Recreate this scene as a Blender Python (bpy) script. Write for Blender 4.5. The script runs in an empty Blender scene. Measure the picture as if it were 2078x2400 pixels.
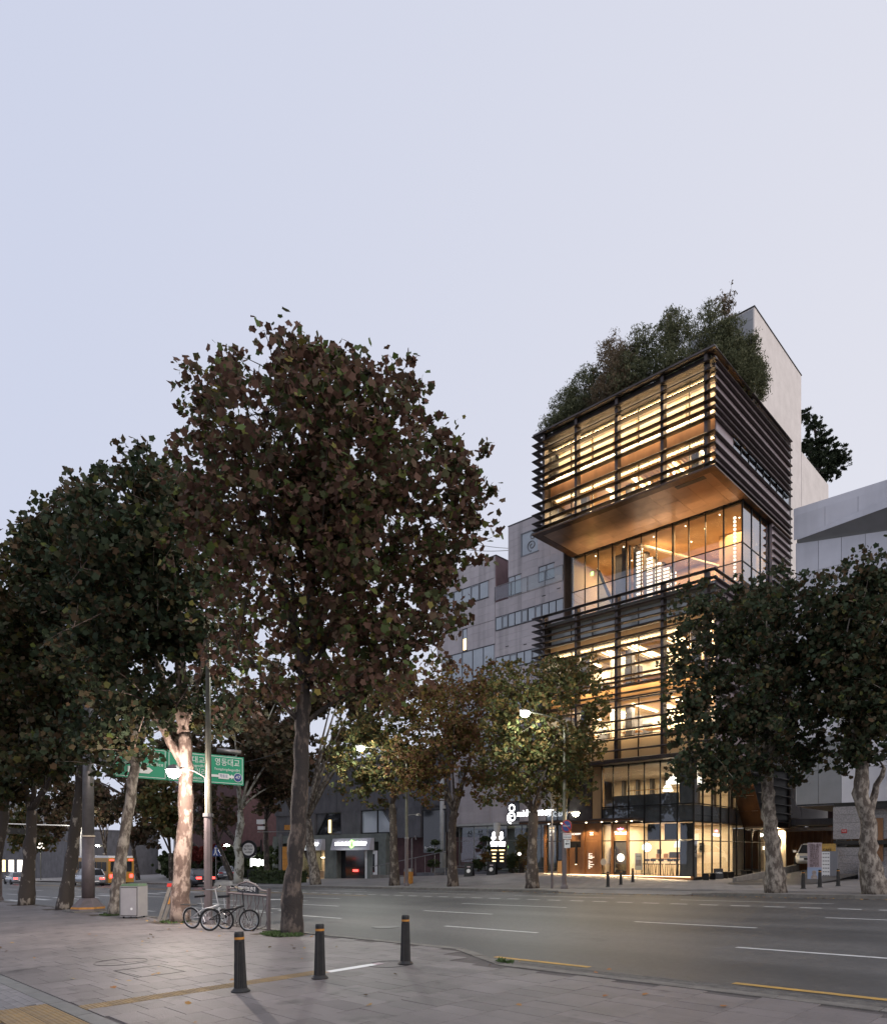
import bpy, math, random
import numpy as np
from mathutils import Vector, Matrix

# ------------------------------------------------------------------ camera, sky, sun, exposure
S = bpy.context.scene
COL = S.collection
R = math.radians
CAM_Z = 1.6
YAW = math.atan2(.722, .692)
cam_d = bpy.data.cameras.new("camera")
cam = bpy.data.objects.new("camera", cam_d); COL.objects.link(cam)
cam.location = (0, 0, CAM_Z); cam.rotation_euler = (R(90), 0, YAW)
cam_d.sensor_fit = 'HORIZONTAL'; cam_d.sensor_width = 36; cam_d.lens = 1666 / 2078 * 36
cam_d.shift_y = 802 / 2078; cam_d.clip_start = .1; cam_d.clip_end = 2000
S.camera = cam

SUN_EL, SUN_AZ = R(14), R(75)          # azimuth measured from +Y towards +X
W = bpy.data.worlds.new("World"); S.world = W; W.use_nodes = True
nt = W.node_tree; nt.nodes.clear()
wo = nt.nodes.new('ShaderNodeOutputWorld'); bg = nt.nodes.new('ShaderNodeBackground')
sky = nt.nodes.new('ShaderNodeTexSky'); sky.sky_type = 'NISHITA'; sky.sun_disc = False
sky.sun_elevation = SUN_EL; sky.sun_rotation = SUN_AZ; sky.air_density = 1; sky.dust_density = 4
tc = nt.nodes.new('ShaderNodeTexCoord')
dt = nt.nodes.new('ShaderNodeVectorMath'); dt.operation = 'DOT_PRODUCT'
dt.inputs[1].default_value = (.72, .60, -.35)
mr = nt.nodes.new('ShaderNodeMapRange'); mr.inputs[1].default_value = -.65; mr.inputs[2].default_value = .75
veil = nt.nodes.new('ShaderNodeValToRGB')
veil.color_ramp.elements[0].color = (.60, .635, .775, 1)
veil.color_ramp.elements[1].color = (.80, .785, .825, 1)
scl = nt.nodes.new('ShaderNodeVectorMath'); scl.operation = 'SCALE'; scl.inputs['Scale'].default_value = .012
add = nt.nodes.new('ShaderNodeVectorMath'); add.operation = 'ADD'
nt.links.new(tc.outputs['Generated'], dt.inputs[0]); nt.links.new(dt.outputs['Value'], mr.inputs[0])
nt.links.new(mr.outputs[0], veil.inputs[0])
nt.links.new(sky.outputs[0], scl.inputs[0]); nt.links.new(scl.outputs[0], add.inputs[0])
nt.links.new(veil.outputs[0], add.inputs[1]); nt.links.new(add.outputs[0], bg.inputs[0])
nt.links.new(bg.outputs[0], wo.inputs[0]); bg.inputs[1].default_value = 1.02

sd = bpy.data.lights.new("sun", 'SUN'); sd.energy = 1.1; sd.angle = R(25); sd.color = (1, .9, .86)
sun = bpy.data.objects.new("sun", sd); COL.objects.link(sun)
_d = Vector((math.sin(SUN_AZ) * math.cos(R(28)), math.cos(SUN_AZ) * math.cos(R(28)) * -.4, math.sin(R(28))))
sun.rotation_euler = _d.to_track_quat('Z', 'Y').to_euler()
S.view_settings.view_transform = 'Standard'; S.view_settings.look = 'None'
S.view_settings.exposure = 0; S.view_settings.gamma = 1; S.view_settings.use_curve_mapping = False
S.render.engine = 'CYCLES'
cy = S.cycles
cy.use_denoising = True
try: cy.denoiser = 'OPENIMAGEDENOISE'
except Exception: pass
cy.max_bounces = 7; cy.diffuse_bounces = 3; cy.glossy_bounces = 3; cy.transmission_bounces = 4
cy.transparent_max_bounces = 14; cy.sample_clamp_indirect = 4; cy.caustics_reflective = False; cy.caustics_refractive = False

# ------------------------------------------------------------------ materials
def nn(t, k, **kw):
    n = t.nodes.new(k)
    for a, b in kw.items(): setattr(n, a, b)
    return n
def c4(c): return (c[0], c[1], c[2], 1)
def mat(name, col, rough=.7, metal=0, col2=None, scale=3, mixlo=.35, mixhi=.65, bump=0, bscale=40, detail=6,
        coord='Object', stretch=(1, 1, 1), spec=None, rnd=0, emit=None, estr=0, island=None, trans=0, alpha=1, coat=0):
    m = bpy.data.materials.new(name); m.use_nodes = True
    t = m.node_tree; b = t.nodes['Principled BSDF']
    b.inputs['Base Color'].default_value = c4(col)
    b.inputs['Roughness'].default_value = rough; b.inputs['Metallic'].default_value = metal
    if spec is not None: b.inputs['Specular IOR Level'].default_value = spec
    if coat: b.inputs['Coat Weight'].default_value = coat
    tcn = nn(t, 'ShaderNodeTexCoord'); mp = nn(t, 'ShaderNodeMapping'); mp.inputs['Scale'].default_value = stretch
    if coord == 'World': gp = nn(t, 'ShaderNodeNewGeometry'); t.links.new(gp.outputs['Position'], mp.inputs[0])
    else: t.links.new(tcn.outputs[coord], mp.inputs[0])
    last = None
    if col2 is not None:
        nz = nn(t, 'ShaderNodeTexNoise'); nz.inputs['Scale'].default_value = scale; nz.inputs['Detail'].default_value = detail
        nz.inputs['Roughness'].default_value = .62
        t.links.new(mp.outputs[0], nz.inputs['Vector'])
        mr_ = nn(t, 'ShaderNodeMapRange'); mr_.inputs[1].default_value = mixlo; mr_.inputs[2].default_value = mixhi
        t.links.new(nz.outputs[0], mr_.inputs[0])
        mx = nn(t, 'ShaderNodeMix', data_type='RGBA'); mx.inputs[6].default_value = c4(col); mx.inputs[7].default_value = c4(col2)
        t.links.new(mr_.outputs[0], mx.inputs[0]); last = mx.outputs[2]
        t.links.new(last, b.inputs['Base Color'])
        rr = nn(t, 'ShaderNodeMapRange'); rr.inputs[3].default_value = max(0, rough - .1); rr.inputs[4].default_value = min(1, rough + .08)
        t.links.new(nz.outputs[0], rr.inputs[0]); t.links.new(rr.outputs[0], b.inputs['Roughness'])
    if island:
        gi = nn(t, 'ShaderNodeNewGeometry'); cr = nn(t, 'ShaderNodeValToRGB')
        els = cr.color_ramp.elements
        for i, (p, c) in enumerate(island):
            e = els[i] if i < 2 else els.new(p)
            e.position = p; e.color = c4(c)
        t.links.new(gi.outputs['Random Per Island'], cr.inputs[0]); last = cr.outputs[0]
        t.links.new(last, b.inputs['Base Color'])
    if rnd:
        oi = nn(t, 'ShaderNodeObjectInfo'); hs = nn(t, 'ShaderNodeHueSaturation')
        mr2 = nn(t, 'ShaderNodeMapRange'); mr2.inputs[3].default_value = 1 - rnd; mr2.inputs[4].default_value = 1 + rnd
        t.links.new(oi.outputs['Random'], mr2.inputs[0]); t.links.new(mr2.outputs[0], hs.inputs['Value'])
        if last is not None: t.links.new(last, hs.inputs['Color'])
        else: hs.inputs['Color'].default_value = c4(col)
        t.links.new(hs.outputs[0], b.inputs['Base Color'])
    if bump:
        nb = nn(t, 'ShaderNodeTexNoise'); nb.inputs['Scale'].default_value = bscale; nb.inputs['Detail'].default_value = 5
        t.links.new(mp.outputs[0], nb.inputs['Vector'])
        bp = nn(t, 'ShaderNodeBump'); bp.inputs['Strength'].default_value = bump; bp.inputs['Distance'].default_value = .02
        t.links.new(nb.outputs[0], bp.inputs['Height']); t.links.new(bp.outputs[0], b.inputs['Normal'])
    if emit:
        b.inputs['Emission Color'].default_value = c4(emit); b.inputs['Emission Strength'].default_value = estr
    if trans:
        tr = nn(t, 'ShaderNodeBsdfTranslucent'); ms = nn(t, 'ShaderNodeMixShader'); ms.inputs[0].default_value = trans
        src = b.inputs['Base Color'].links
        if src: t.links.new(src[0].from_socket, tr.inputs[0])
        else: tr.inputs[0].default_value = c4(col)
        t.links.new(b.outputs[0], ms.inputs[1]); t.links.new(tr.outputs[0], ms.inputs[2])
        t.links.new(ms.outputs[0], t.nodes['Material Output'].inputs[0])
    return m
def glassmat(name, tint, ior=1.5, boost=1.0, rough=.01):
    m = bpy.data.materials.new(name); m.use_nodes = True; t = m.node_tree; t.nodes.clear()
    o = nn(t, 'ShaderNodeOutputMaterial'); tr = nn(t, 'ShaderNodeBsdfTransparent'); tr.inputs[0].default_value = c4(tint)
    gl = nn(t, 'ShaderNodeBsdfGlossy'); gl.inputs['Roughness'].default_value = rough; gl.inputs[0].default_value = (.9, .93, 1, 1)
    fr = nn(t, 'ShaderNodeFresnel'); fr.inputs[0].default_value = ior
    ml = nn(t, 'ShaderNodeMath', operation='MULTIPLY'); ml.inputs[1].default_value = boost; ml.use_clamp = True
    mx = nn(t, 'ShaderNodeMixShader')
    nz = nn(t, 'ShaderNodeTexNoise'); nz.inputs['Scale'].default_value = .8
    tcn = nn(t, 'ShaderNodeTexCoord'); t.links.new(tcn.outputs['Object'], nz.inputs['Vector'])
    bp = nn(t, 'ShaderNodeBump'); bp.inputs['Strength'].default_value = .06; t.links.new(nz.outputs[0], bp.inputs['Height'])
    t.links.new(bp.outputs[0], gl.inputs['Normal'])
    gb = nn(t, 'ShaderNodeNewGeometry'); mi = nn(t, 'ShaderNodeMapRange'); mi.inputs[3].default_value = ior; mi.inputs[4].default_value = 1 / ior
    t.links.new(gb.outputs['Backfacing'], mi.inputs[0]); t.links.new(mi.outputs[0], fr.inputs[0])
    t.links.new(fr.outputs[0], ml.inputs[0]); t.links.new(ml.outputs[0], mx.inputs[0])
    t.links.new(tr.outputs[0], mx.inputs[1]); t.links.new(gl.outputs[0], mx.inputs[2]); t.links.new(mx.outputs[0], o.inputs[0])
    return m
def emat(name, col, s):
    m = bpy.data.materials.new(name); m.use_nodes = True; t = m.node_tree
    b = t.nodes['Principled BSDF']; b.inputs['Base Color'].default_value = c4(col)
    b.inputs['Emission Color'].default_value = c4(col); b.inputs['Emission Strength'].default_value = s
    return m

M = {}
M['asphalt'] = mat('asphalt', (.070, .068, .066), .54, 0, (.102, .098, .094), .5, .35, .65, .6, 55, spec=.5, coord='World')
def overlay(m, lo, hi, scale, stretch, a, b_, detail=4):
    """multiplies the base colour by a stretched noise: wheel tracks, stains, rain streaks"""
    t = m.node_tree; b = t.nodes['Principled BSDF']; src = b.inputs['Base Color'].links[0].from_socket
    g = nn(t, 'ShaderNodeNewGeometry'); mp = nn(t, 'ShaderNodeMapping'); mp.inputs['Scale'].default_value = stretch
    nz = nn(t, 'ShaderNodeTexNoise'); nz.inputs['Scale'].default_value = scale; nz.inputs['Detail'].default_value = detail
    mr_ = nn(t, 'ShaderNodeMapRange'); mr_.inputs[1].default_value = a; mr_.inputs[2].default_value = b_; mr_.inputs[3].default_value = lo; mr_.inputs[4].default_value = hi
    hs = nn(t, 'ShaderNodeHueSaturation')
    t.links.new(g.outputs['Position'], mp.inputs[0]); t.links.new(mp.outputs[0], nz.inputs['Vector']); t.links.new(nz.outputs[0], mr_.inputs[0])
    t.links.new(mr_.outputs[0], hs.inputs['Value']); t.links.new(src, hs.inputs['Color']); t.links.new(hs.outputs[0], b.inputs['Base Color'])
overlay(M['asphalt'], .72, 1.12, 1.0, (.03, .55, 1), .35, .6); overlay(M['asphalt'], .45, 1.0, .45, (1, 1, 1), .24, .34, 7); overlay(M['asphalt'], .8, 1.15, 9, (1, 1, 1), .3, .7, 8)
M['gutter'] = mat('gutter_concrete', (.07, .065, .06), .9, 0, (.15, .14, .125), 9, bump=1, bscale=30)
M['slab'] = mat('paving_granite', (.126, .112, .110), .55, 0, (.20, .178, .175), .9, bump=.5, bscale=60, rnd=.15, spec=.4, coord='World')
M['slab_stuff'] = mat('paving_granite_mass', (.126, .112, .110), .55, 0, (.20, .178, .175), .9, bump=.4, bscale=60, spec=.4, coord='World')
M['bed'] = mat('paving_bed', (.075, .066, .063), .95, 0, (.12, .105, .10), 3, bump=.3)
M['farslab'] = mat('far_paving', (.17, .16, .155), .75, 0, (.25, .235, .23), .9, bump=.4, bscale=30, rnd=.12)
M['border'] = mat('dark_granite_border', (.12, .125, .12), .6, 0, (.17, .17, .165), 6, bump=.3, rnd=.08)
M['brickpav'] = mat('grey_brick_paver', (.16, .155, .165), .8, 0, (.22, .215, .22), 8, bump=.5, bscale=50, rnd=.14)
overlay(M['slab'], .62, 1.0, 2.2, (1, 1, 1), .30, .40, 8); overlay(M['slab_stuff'], .62, 1.0, 2.2, (1, 1, 1), .30, .40, 8)
M['tact'] = mat('tactile_yellow', (.30, .20, .085), .75, 0, (.20, .15, .09), 5, bump=.4, rnd=.1)
M['kerb'] = mat('kerb_granite', (.20, .185, .165), .75, 0, (.13, .12, .105), 4, bump=.5, bscale=50, rnd=.12)
M['mark'] = mat('road_white', (.62, .62, .60), .7, 0, (.42, .42, .41), 7, bump=.3)
M['markY'] = mat('road_yellow', (.55, .32, .06), .7, 0, (.34, .22, .07), 7, bump=.3)
M['earth'] = mat('earth', (.05, .04, .03), .95, 0, (.09, .07, .05), 4, bump=.6)
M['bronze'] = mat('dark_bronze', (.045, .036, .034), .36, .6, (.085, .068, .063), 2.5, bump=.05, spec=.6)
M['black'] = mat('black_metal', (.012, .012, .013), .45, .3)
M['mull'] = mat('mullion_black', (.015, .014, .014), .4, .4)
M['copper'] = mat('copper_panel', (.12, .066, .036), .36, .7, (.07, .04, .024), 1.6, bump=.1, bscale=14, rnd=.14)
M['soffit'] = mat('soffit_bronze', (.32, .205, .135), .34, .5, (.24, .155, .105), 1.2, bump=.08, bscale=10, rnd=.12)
M['sidepanel'] = mat('mauve_panel', (.34, .285, .31), .35, .05, (.29, .24, .265), .8, rnd=.06)
M['rust'] = mat('rusted_steel', (.27, .135, .062), .5, .3, (.15, .07, .034), 1.4, .35, .7, .25, 25, stretch=(1, 1, .35), rnd=.08)
M['white'] = mat('white_render', (.80, .755, .735), .88, 0, (.70, .66, .64), 1.1, bump=.5, bscale=7)
M['corepanel'] = mat('grey_core_panel', (.40, .41, .43), .6, 0, (.34, .35, .37), 1, rnd=.06)
M['rough'] = mat('rough_stone', (.42, .36, .33), .9, 0, (.27, .22, .20), 9, bump=1, bscale=14)
M['greypanel'] = mat('grey_metal_panel', (.56, .555, .605), .42, .1, (.49, .485, .53), .6, rnd=.07)
M['greydark'] = mat('grey_dark_panel', (.22, .225, .245), .45, .1, (.18, .185, .2), .6, rnd=.07)
M['granite'] = mat('granite_block', (.34, .325, .33), .7, 0, (.23, .22, .225), 16, .4, .6, .3, 60, rnd=.07)
M['midostone'] = mat('pale_stone_cladding', (.54, .49, .50), .8, 0, (.46, .42, .43), .7, bump=.2, rnd=.05)
overlay(M['midostone'], .74, 1.0, 1.0, (1.2, 1.2, .06), .34, .5); overlay(M['greypanel'], .86, 1.0, 1.0, (1.0, 1.0, .06), .34, .55)
M['midopink'] = mat('pink_stone', (.33, .22, .23), .8, 0, (.26, .17, .18), 1, bump=.2)
M['midobrown'] = mat('brown_stone', (.20, .14, .11), .8, 0, (.15, .105, .085), 1.5, bump=.2, rnd=.08)
M['whitecol'] = mat('white_concrete', (.55, .55, .53), .75, 0, (.46, .46, .44), 2)
M['darkconc'] = mat('dark_concrete', (.13, .13, .145), .85, 0, (.085, .085, .095), 1.3, bump=.4, bscale=6, stretch=(1, 1, .5))
M['shopgreen'] = mat('green_grey_plaster', (.17, .19, .175), .8, 0, (.12, .135, .125), 1.5, bump=.2)
M['maroon'] = mat('maroon_brick', (.10, .052, .055), .9, 0, (.07, .038, .042), 2, bump=.5, bscale=12)
M['glass'] = glassmat('window_glass', (.93, .95, .94), 1.5, 1.3)
M['glassR'] = glassmat('reflecting_glass', (.80, .82, .82), 1.9, 1.6)
M['glassD'] = glassmat('dark_glass', (.32, .33, .31), 1.6, 1.3)
M['glassS'] = glassmat('sky_glass', (.55, .6, .6), 2.1, 1.5)
M['paleglass'] = mat('pale_window', (.42, .46, .50), .12, 0, (.34, .38, .42), .5, spec=.9)
M['darkwin'] = mat('dark_window', (.02, .022, .026), .08, 0, spec=.8)
M['plaster'] = mat('warm_plaster', (.72, .62, .48), .85, 0, (.66, .56, .43), .6)
M['ply'] = mat('warm_ply', (.46, .29, .14), .6, 0, (.38, .23, .11), 1.2, stretch=(1, 1, .2), rnd=.1)
M['floorwood'] = mat('floor_wood', (.30, .19, .10), .5, 0, (.24, .15, .08), 2)
M['blind'] = mat('roller_blind', (.62, .52, .38), .9, 0, trans=.35)
M['warmlamp'] = emat('warm_lamp', (1, .78, .48), 9)
M['warmtube'] = emat('warm_tube', (1, .80, .52), 14)
M['glowwhite'] = emat('glow_white', (1, 1, 1), 6)
M['glowsoft'] = emat('glow_soft', (1, .92, .8), 2.2)
M['glowamber'] = emat('glow_amber', (1, .72, .35), 2.6)
M['glowgreen'] = emat('glow_green', (.45, 1, .25), 3)
M['glowpink'] = emat('glow_pink', (1, .35, .7), 3)
M['lampwhite'] = emat('street_lamp_glow', (1, .98, .92), 60)
M['lampwarm'] = emat('street_lamp_warm', (1, .88, .62), 30)
M['tail'] = emat('tail_light', (1, .05, .04), 6)
M['head'] = emat('head_light', (1, .95, .85), 6)
M['signblue'] = mat('sign_blue', (.03, .06, .22), .5)
M['signred'] = mat('sign_red', (.4, .02, .02), .5)
M['signwhite'] = mat('sign_white', (.72, .72, .72), .5)
M['signgreen'] = mat('sign_green', (.008, .27, .15), .45)
M['steel'] = mat('galvanised_steel', (.27, .26, .26), .45, .6, (.20, .19, .195), 3)
M['polepaint'] = mat('mauve_pole_paint', (.155, .125, .13), .5, .2, (.12, .10, .10), 5)
M['poleolive'] = mat('olive_pole', (.16, .155, .125), .5, .3, (.12, .115, .09), 5)
M['orange'] = mat('orange_paint', (.50, .22, .035), .65, 0, (.36, .16, .03), 9)
M['red'] = mat('red_paint', (.5, .03, .02), .5)
M['bollard'] = mat('black_rubber', (.009, .009, .010), .6, 0, (.022, .021, .021), 12, bump=.2)
M['carwhite'] = mat('white_car_paint', (.75, .74, .72), .25, .1, coat=.6)
M['carsilver'] = mat('silver_car_paint', (.32, .34, .38), .25, .5, coat=.6)
M['cardark'] = mat('dark_car_paint', (.03, .035, .045), .25, .3, coat=.6)
M['busyellow'] = mat('bus_amber', (.42, .22, .03), .4, .1, coat=.3)
M['tyre'] = mat('tyre_rubber', (.012, .012, .012), .8)
M['rim'] = mat('alloy', (.45, .45, .46), .3, .9)
M['bikewhite'] = mat('bike_white', (.6, .6, .6), .35)
M['bin'] = mat('bin_grey', (.34, .33, .34), .55, .1, (.30, .29, .30), 3)
M['binside'] = mat('bin_dark_green', (.05, .07, .065), .5)
M['bingreen'] = mat('bin_lid_green', (.06, .14, .055), .5, 0, (.10, .12, .09), 6)
M['hedge'] = mat('hedge_leaf', (.03, .045, .018), .8, island=((0, (.02, .03, .012)), (1, (.05, .075, .02))), trans=.2)
M['box'] = mat('planter_black', (.03, .03, .033), .6)
M['banner'] = mat('banner_pink', (.42, .34, .36), .8)
M['skin'] = mat('printed_photo', (.3, .36, .5), .7)
def bark(name, dark, light, lo, hi, sc=2.2):
    return mat(name, dark, .85, 0, light, sc, lo, hi, .9, 22, detail=7, stretch=(1.6, 1.6, .8), coord='Object')
M['barkplane'] = bark('plane_bark', (.085, .068, .056), (.31, .275, .235), .44, .60, 4.2)
M['barknear'] = bark('mottled_dark_bark', (.055, .043, .036), (.30, .26, .22), .57, .63, 3.0)
M['barkdark'] = bark('dark_bark', (.032, .026, .024), (.12, .095, .08), .5, .6, 3)
M['barkmid'] = bark('brown_bark', (.06, .045, .038), (.22, .185, .155), .52, .6, 3)
M['barkpale'] = bark('pale_bark', (.14, .13, .10), (.48, .48, .42), .42, .5, 2)
M['barkpink'] = bark('pinkish_bark', (.12, .08, .064), (.34, .26, .215), .46, .56, 3.4)
def leafm(name, stops, tr=.28):
    return mat(name, stops[0][1], .68, 0, island=stops, trans=tr, spec=.22)
M['leafbrown'] = leafm('leaf_brown_green', ((0, (.11, .062, .046)), (.36, (.145, .08, .058)), (.6, (.10, .078, .044)), (.82, (.062, .08, .034)), (.94, (.10, .145, .04)), (1, (.21, .17, .045))))
M['leafgreen'] = leafm('leaf_dark_green', ((0, (.032, .05, .028)), (.4, (.046, .064, .032)), (.72, (.064, .056, .032)), (.93, (.10, .062, .034)), (1, (.10, .13, .032))))
M['leafmix'] = leafm('leaf_green_olive', ((0, (.05, .062, .026)), (.4, (.08, .088, .03)), (.7, (.12, .09, .035)), (.9, (.15, .085, .035)), (1, (.19, .16, .04))))
M['leafnear'] = leafm('leaf_near_green', ((0, (.03, .042, .018)), (.4, (.045, .052, .02)), (.7, (.065, .045, .024)), (.92, (.08, .05, .024)), (1, (.10, .11, .025))))
M['leafgold'] = leafm('leaf_gold_rust', ((0, (.15, .08, .042)), (.38, (.17, .085, .045)), (.62, (.16, .12, .038)), (.85, (.09, .10, .034)), (1, (.23, .16, .04))))
M['leaffar'] = leafm('leaf_far', ((0, (.05, .055, .03)), (.5, (.085, .066, .038)), (1, (.13, .075, .05))))
M['leafred'] = leafm('leaf_maple_red', ((0, (.12, .02, .02)), (1, (.22, .05, .04))))
M['needle'] = leafm('willow_leaf', ((0, (.075, .09, .048)), (.5, (.13, .145, .08)), (1, (.20, .20, .11))), .3)
M['needleb'] = leafm('brown_shrub_leaf', ((0, (.14, .085, .055)), (.6, (.15, .13, .08)), (1, (.22, .16, .10))), .3)
M['pine'] = leafm('pine_needles', ((0, (.02, .032, .018)), (1, (.045, .06, .03))), .1)
M['fallen'] = mat('fallen_leaf', (.25, .12, .04), .8, island=((0, (.30, .12, .03)), (1, (.38, .26, .08))))
M['tuft'] = mat('grass_tuft', (.06, .10, .03), .8, trans=.2)
# ------------------------------------------------------------------ helpers
def link(o, parent=None):
    COL.objects.link(o)
    if parent: o.parent = parent
    return o
def tag(o, label=None, cat=None, group=None, kind=None):
    if label: o['label'] = label
    if cat: o['category'] = cat
    if group: o['group'] = group
    if kind: o['kind'] = kind
    return o
def thing(name, label, cat, loc=(0, 0, 0), rz=0, group=None):
    o = bpy.data.objects.new(name, None); o.empty_display_size = .2; COL.objects.link(o)
    o.location = loc; o.rotation_euler = (0, 0, rz)
    return tag(o, label, cat, group)
class MB:
    """collects geometry, then becomes ONE mesh object"""
    def __init__(s): s.v = []; s.f = []; s.m = []; s.cur = 0; s.smooth = False
    def quad(s, *p):
        n = len(s.v); s.v += [tuple(q) for q in p]; s.f.append(tuple(range(n, n + len(p)))); s.m.append(s.cur); return s
    def box(s, x0, x1, y0, y1, z0, z1):
        n = len(s.v)
        s.v += [(x0, y0, z0), (x1, y0, z0), (x1, y1, z0), (x0, y1, z0), (x0, y0, z1), (x1, y0, z1), (x1, y1, z1), (x0, y1, z1)]
        for q in ((0, 3, 2, 1), (4, 5, 6, 7), (0, 1, 5, 4), (1, 2, 6, 5), (2, 3, 7, 6), (3, 0, 4, 7)):
            s.f.append(tuple(n + i for i in q)); s.m.append(s.cur)
        return s
    def prism(s, poly, off):
        """poly: list of 3d points, off: extrusion vector"""
        n = len(s.v); k = len(poly)
        s.v += [tuple(p) for p in poly] + [tuple(p[i] + off[i] for i in range(3)) for p in poly]
        s.f.append(tuple(n + i for i in range(k))); s.f.append(tuple(n + k + i for i in range(k - 1, -1, -1)))
        for i in range(k):
            j = (i + 1) % k; s.f.append((n + i, n + k + i, n + k + j, n + j))
        s.m += [s.cur] * (k + 2)
        return s
    def tube(s, path, rad, n=8, cap=True, jit=0, rs=None):
        path = [Vector(p) for p in path]
        if not hasattr(rad, '__len__'): rad = [rad] * len(path)
        base = len(s.v); up = Vector((0, 0, 1))
        for i, p in enumerate(path):
            a = path[max(0, i - 1)]; b = path[min(len(path) - 1, i + 1)]
            d = (b - a)
            if d.length < 1e-6: d = Vector((0, 0, 1))
            d.normalize()
            if i == 0: ref = Vector((1, 0, 0)) if abs(d.x) < .9 else Vector((0, 1, 0))
            x = (ref - d * ref.dot(d)).normalized(); ref = x
            y = d.cross(x)
            for k in range(n):
                t = 2 * math.pi * k / n; r = rad[i]
                if jit and rs: r *= 1 + jit * (rs.random() - .5) * 2
                s.v.append(tuple(p + x * math.cos(t) * r + y * math.sin(t) * r))
        for i in range(len(path) - 1):
            for k in range(n):
                k2 = (k + 1) % n; a = base + i * n
                s.f.append((a + k, a + k2, a + n + k2, a + n + k)); s.m.append(s.cur)
        if cap:
            s.f.append(tuple(base + k for k in range(n - 1, -1, -1)))
            e = base + (len(path) - 1) * n; s.f.append(tuple(e + k for k in range(n))); s.m += [s.cur] * 2
        return s
    def lathe(s, prof, n=16, c=(0, 0, 0), flute=0, cap=True):
        base = len(s.v)
        for r, z in prof:
            for k in range(n):
                t = 2 * math.pi * k / n; rr = r * (1 - (flute if k % 2 else 0))
                s.v.append((c[0] + rr * math.cos(t), c[1] + rr * math.sin(t), c[2] + z))
        for i in range(len(prof) - 1):
            for k in range(n):
                k2 = (k + 1) % n; a = base + i * n
                s.f.append((a + k, a + k2, a + n + k2, a + n + k)); s.m.append(s.cur)
        if cap:
            s.f.append(tuple(base + k for k in range(n - 1, -1, -1)))
            e = base + (len(prof) - 1) * n; s.f.append(tuple(e + k for k in range(n))); s.m += [s.cur] * 2
        return s
    def sweep(s, path, prof):
        """path: xy points; prof: closed list of (inward offset, z); normals: left of travel = outward"""
        P = [Vector((p[0], p[1])) for p in path]; base = len(s.v); k = len(prof)
        for i, p in enumerate(P):
            ds = []
            if i > 0: ds.append((P[i] - P[i - 1]).normalized())
            if i < len(P) - 1: ds.append((P[i + 1] - P[i]).normalized())
            ns = [Vector((-d.y, d.x)) for d in ds]
            m = sum(ns, Vector((0, 0)));  m = m / m.length_squared * (1 if len(ns) == 1 else 2) if len(ns) > 1 else ns[0]
            if len(ns) > 1:
                m = (ns[0] + ns[1]); m = m / (m.dot(ns[0]))
            for o, z in prof: s.v.append((p.x + m.x * o, p.y + m.y * o, z))
        for i in range(len(P) - 1):
            for j in range(k):
                j2 = (j + 1) % k; a = base + i * k
                s.f.append((a + j, a + j2, a + k + j2, a + k + j)); s.m.append(s.cur)
        s.f.append(tuple(base + j for j in range(k))); e = base + (len(P) - 1) * k
        s.f.append(tuple(e + j for j in range(k - 1, -1, -1))); s.m += [s.cur] * 2
        return s
    def mesh(s, name, mats, smooth=False):
        me = bpy.data.meshes.new(name); me.from_pydata(s.v, [], s.f)
        if not isinstance(mats, (list, tuple)): mats = [mats]
        for m in mats: me.materials.append(M[m] if isinstance(m, str) else m)
        if len(mats) > 1: me.polygons.foreach_set('material_index', s.m)
        if smooth: me.polygons.foreach_set('use_smooth', [True] * len(me.polygons))
        me.update(); return me
    def build(s, name, mats, parent=None, loc=(0, 0, 0), rz=0, smooth=False):
        o = bpy.data.objects.new(name, s.mesh(name, mats, smooth)); o.location = loc; o.rotation_euler = (0, 0, rz)
        return link(o, parent)
def box(name, m, parent, x0, x1, y0, y1, z0, z1, **k):
    return MB().box(min(x0, x1), max(x0, x1), min(y0, y1), max(y0, y1), min(z0, z1), max(z0, z1)).build(name, m, parent, **k)
def inst(o, parent, loc, rot=None, scale=None, name=None):
    c = o.copy(); c.location = loc
    if rot is not None: c.rotation_euler = rot
    if scale is not None: c.scale = scale
    c.parent = parent; COL.objects.link(c); return c
def me_obj(name, me, parent=None, loc=(0, 0, 0), rot=(0, 0, 0)):
    o = bpy.data.objects.new(name, me); o.location = loc; o.rotation_euler = rot; return link(o, parent)
def copy_tree(o, loc=None, rz=None, label=None, parent=None, kids=None):
    c = o.copy(); COL.objects.link(c); c.parent = parent
    if loc is not None: c.location = loc
    if rz is not None: c.rotation_euler = (0, 0, rz)
    if label: c['label'] = label
    for ch in [x for x in bpy.data.objects if x.parent == o and x != c]: copy_tree(ch, parent=c)
    return c
KT = 3.0
TEXTS = []
def text(s, name, h, m, parent, loc, rz=0, width=None, ext=.004, tilt=R(90), align='CENTER'):
    cu = bpy.data.curves.new(name, 'FONT'); cu.body = s; cu.size = h; cu.extrude = ext; cu.align_x = align; cu.align_y = 'CENTER'
    cu.resolution_u = 2
    cu.materials.append(M[m] if isinstance(m, str) else m)
    o = bpy.data.objects.new(name, cu); o.location = loc; o.rotation_euler = (tilt, 0, rz); link(o, parent)
    TEXTS.append((o, width)); return o
def finish_texts():
    """turn the lettering into plain meshes, fitted to its width"""
    bpy.context.view_layer.update(); dg = bpy.context.evaluated_depsgraph_get()
    for o, width in TEXTS:
        w = o.dimensions.x; me = bpy.data.meshes.new_from_object(o.evaluated_get(dg))
        n = bpy.data.objects.new('lettering', me); n.parent = o.parent; n.location = o.location; n.rotation_euler = o.rotation_euler
        if width and w > 0: n.scale = (width / w, 1, 1)
        COL.objects.link(n); bpy.data.objects.remove(o)
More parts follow.
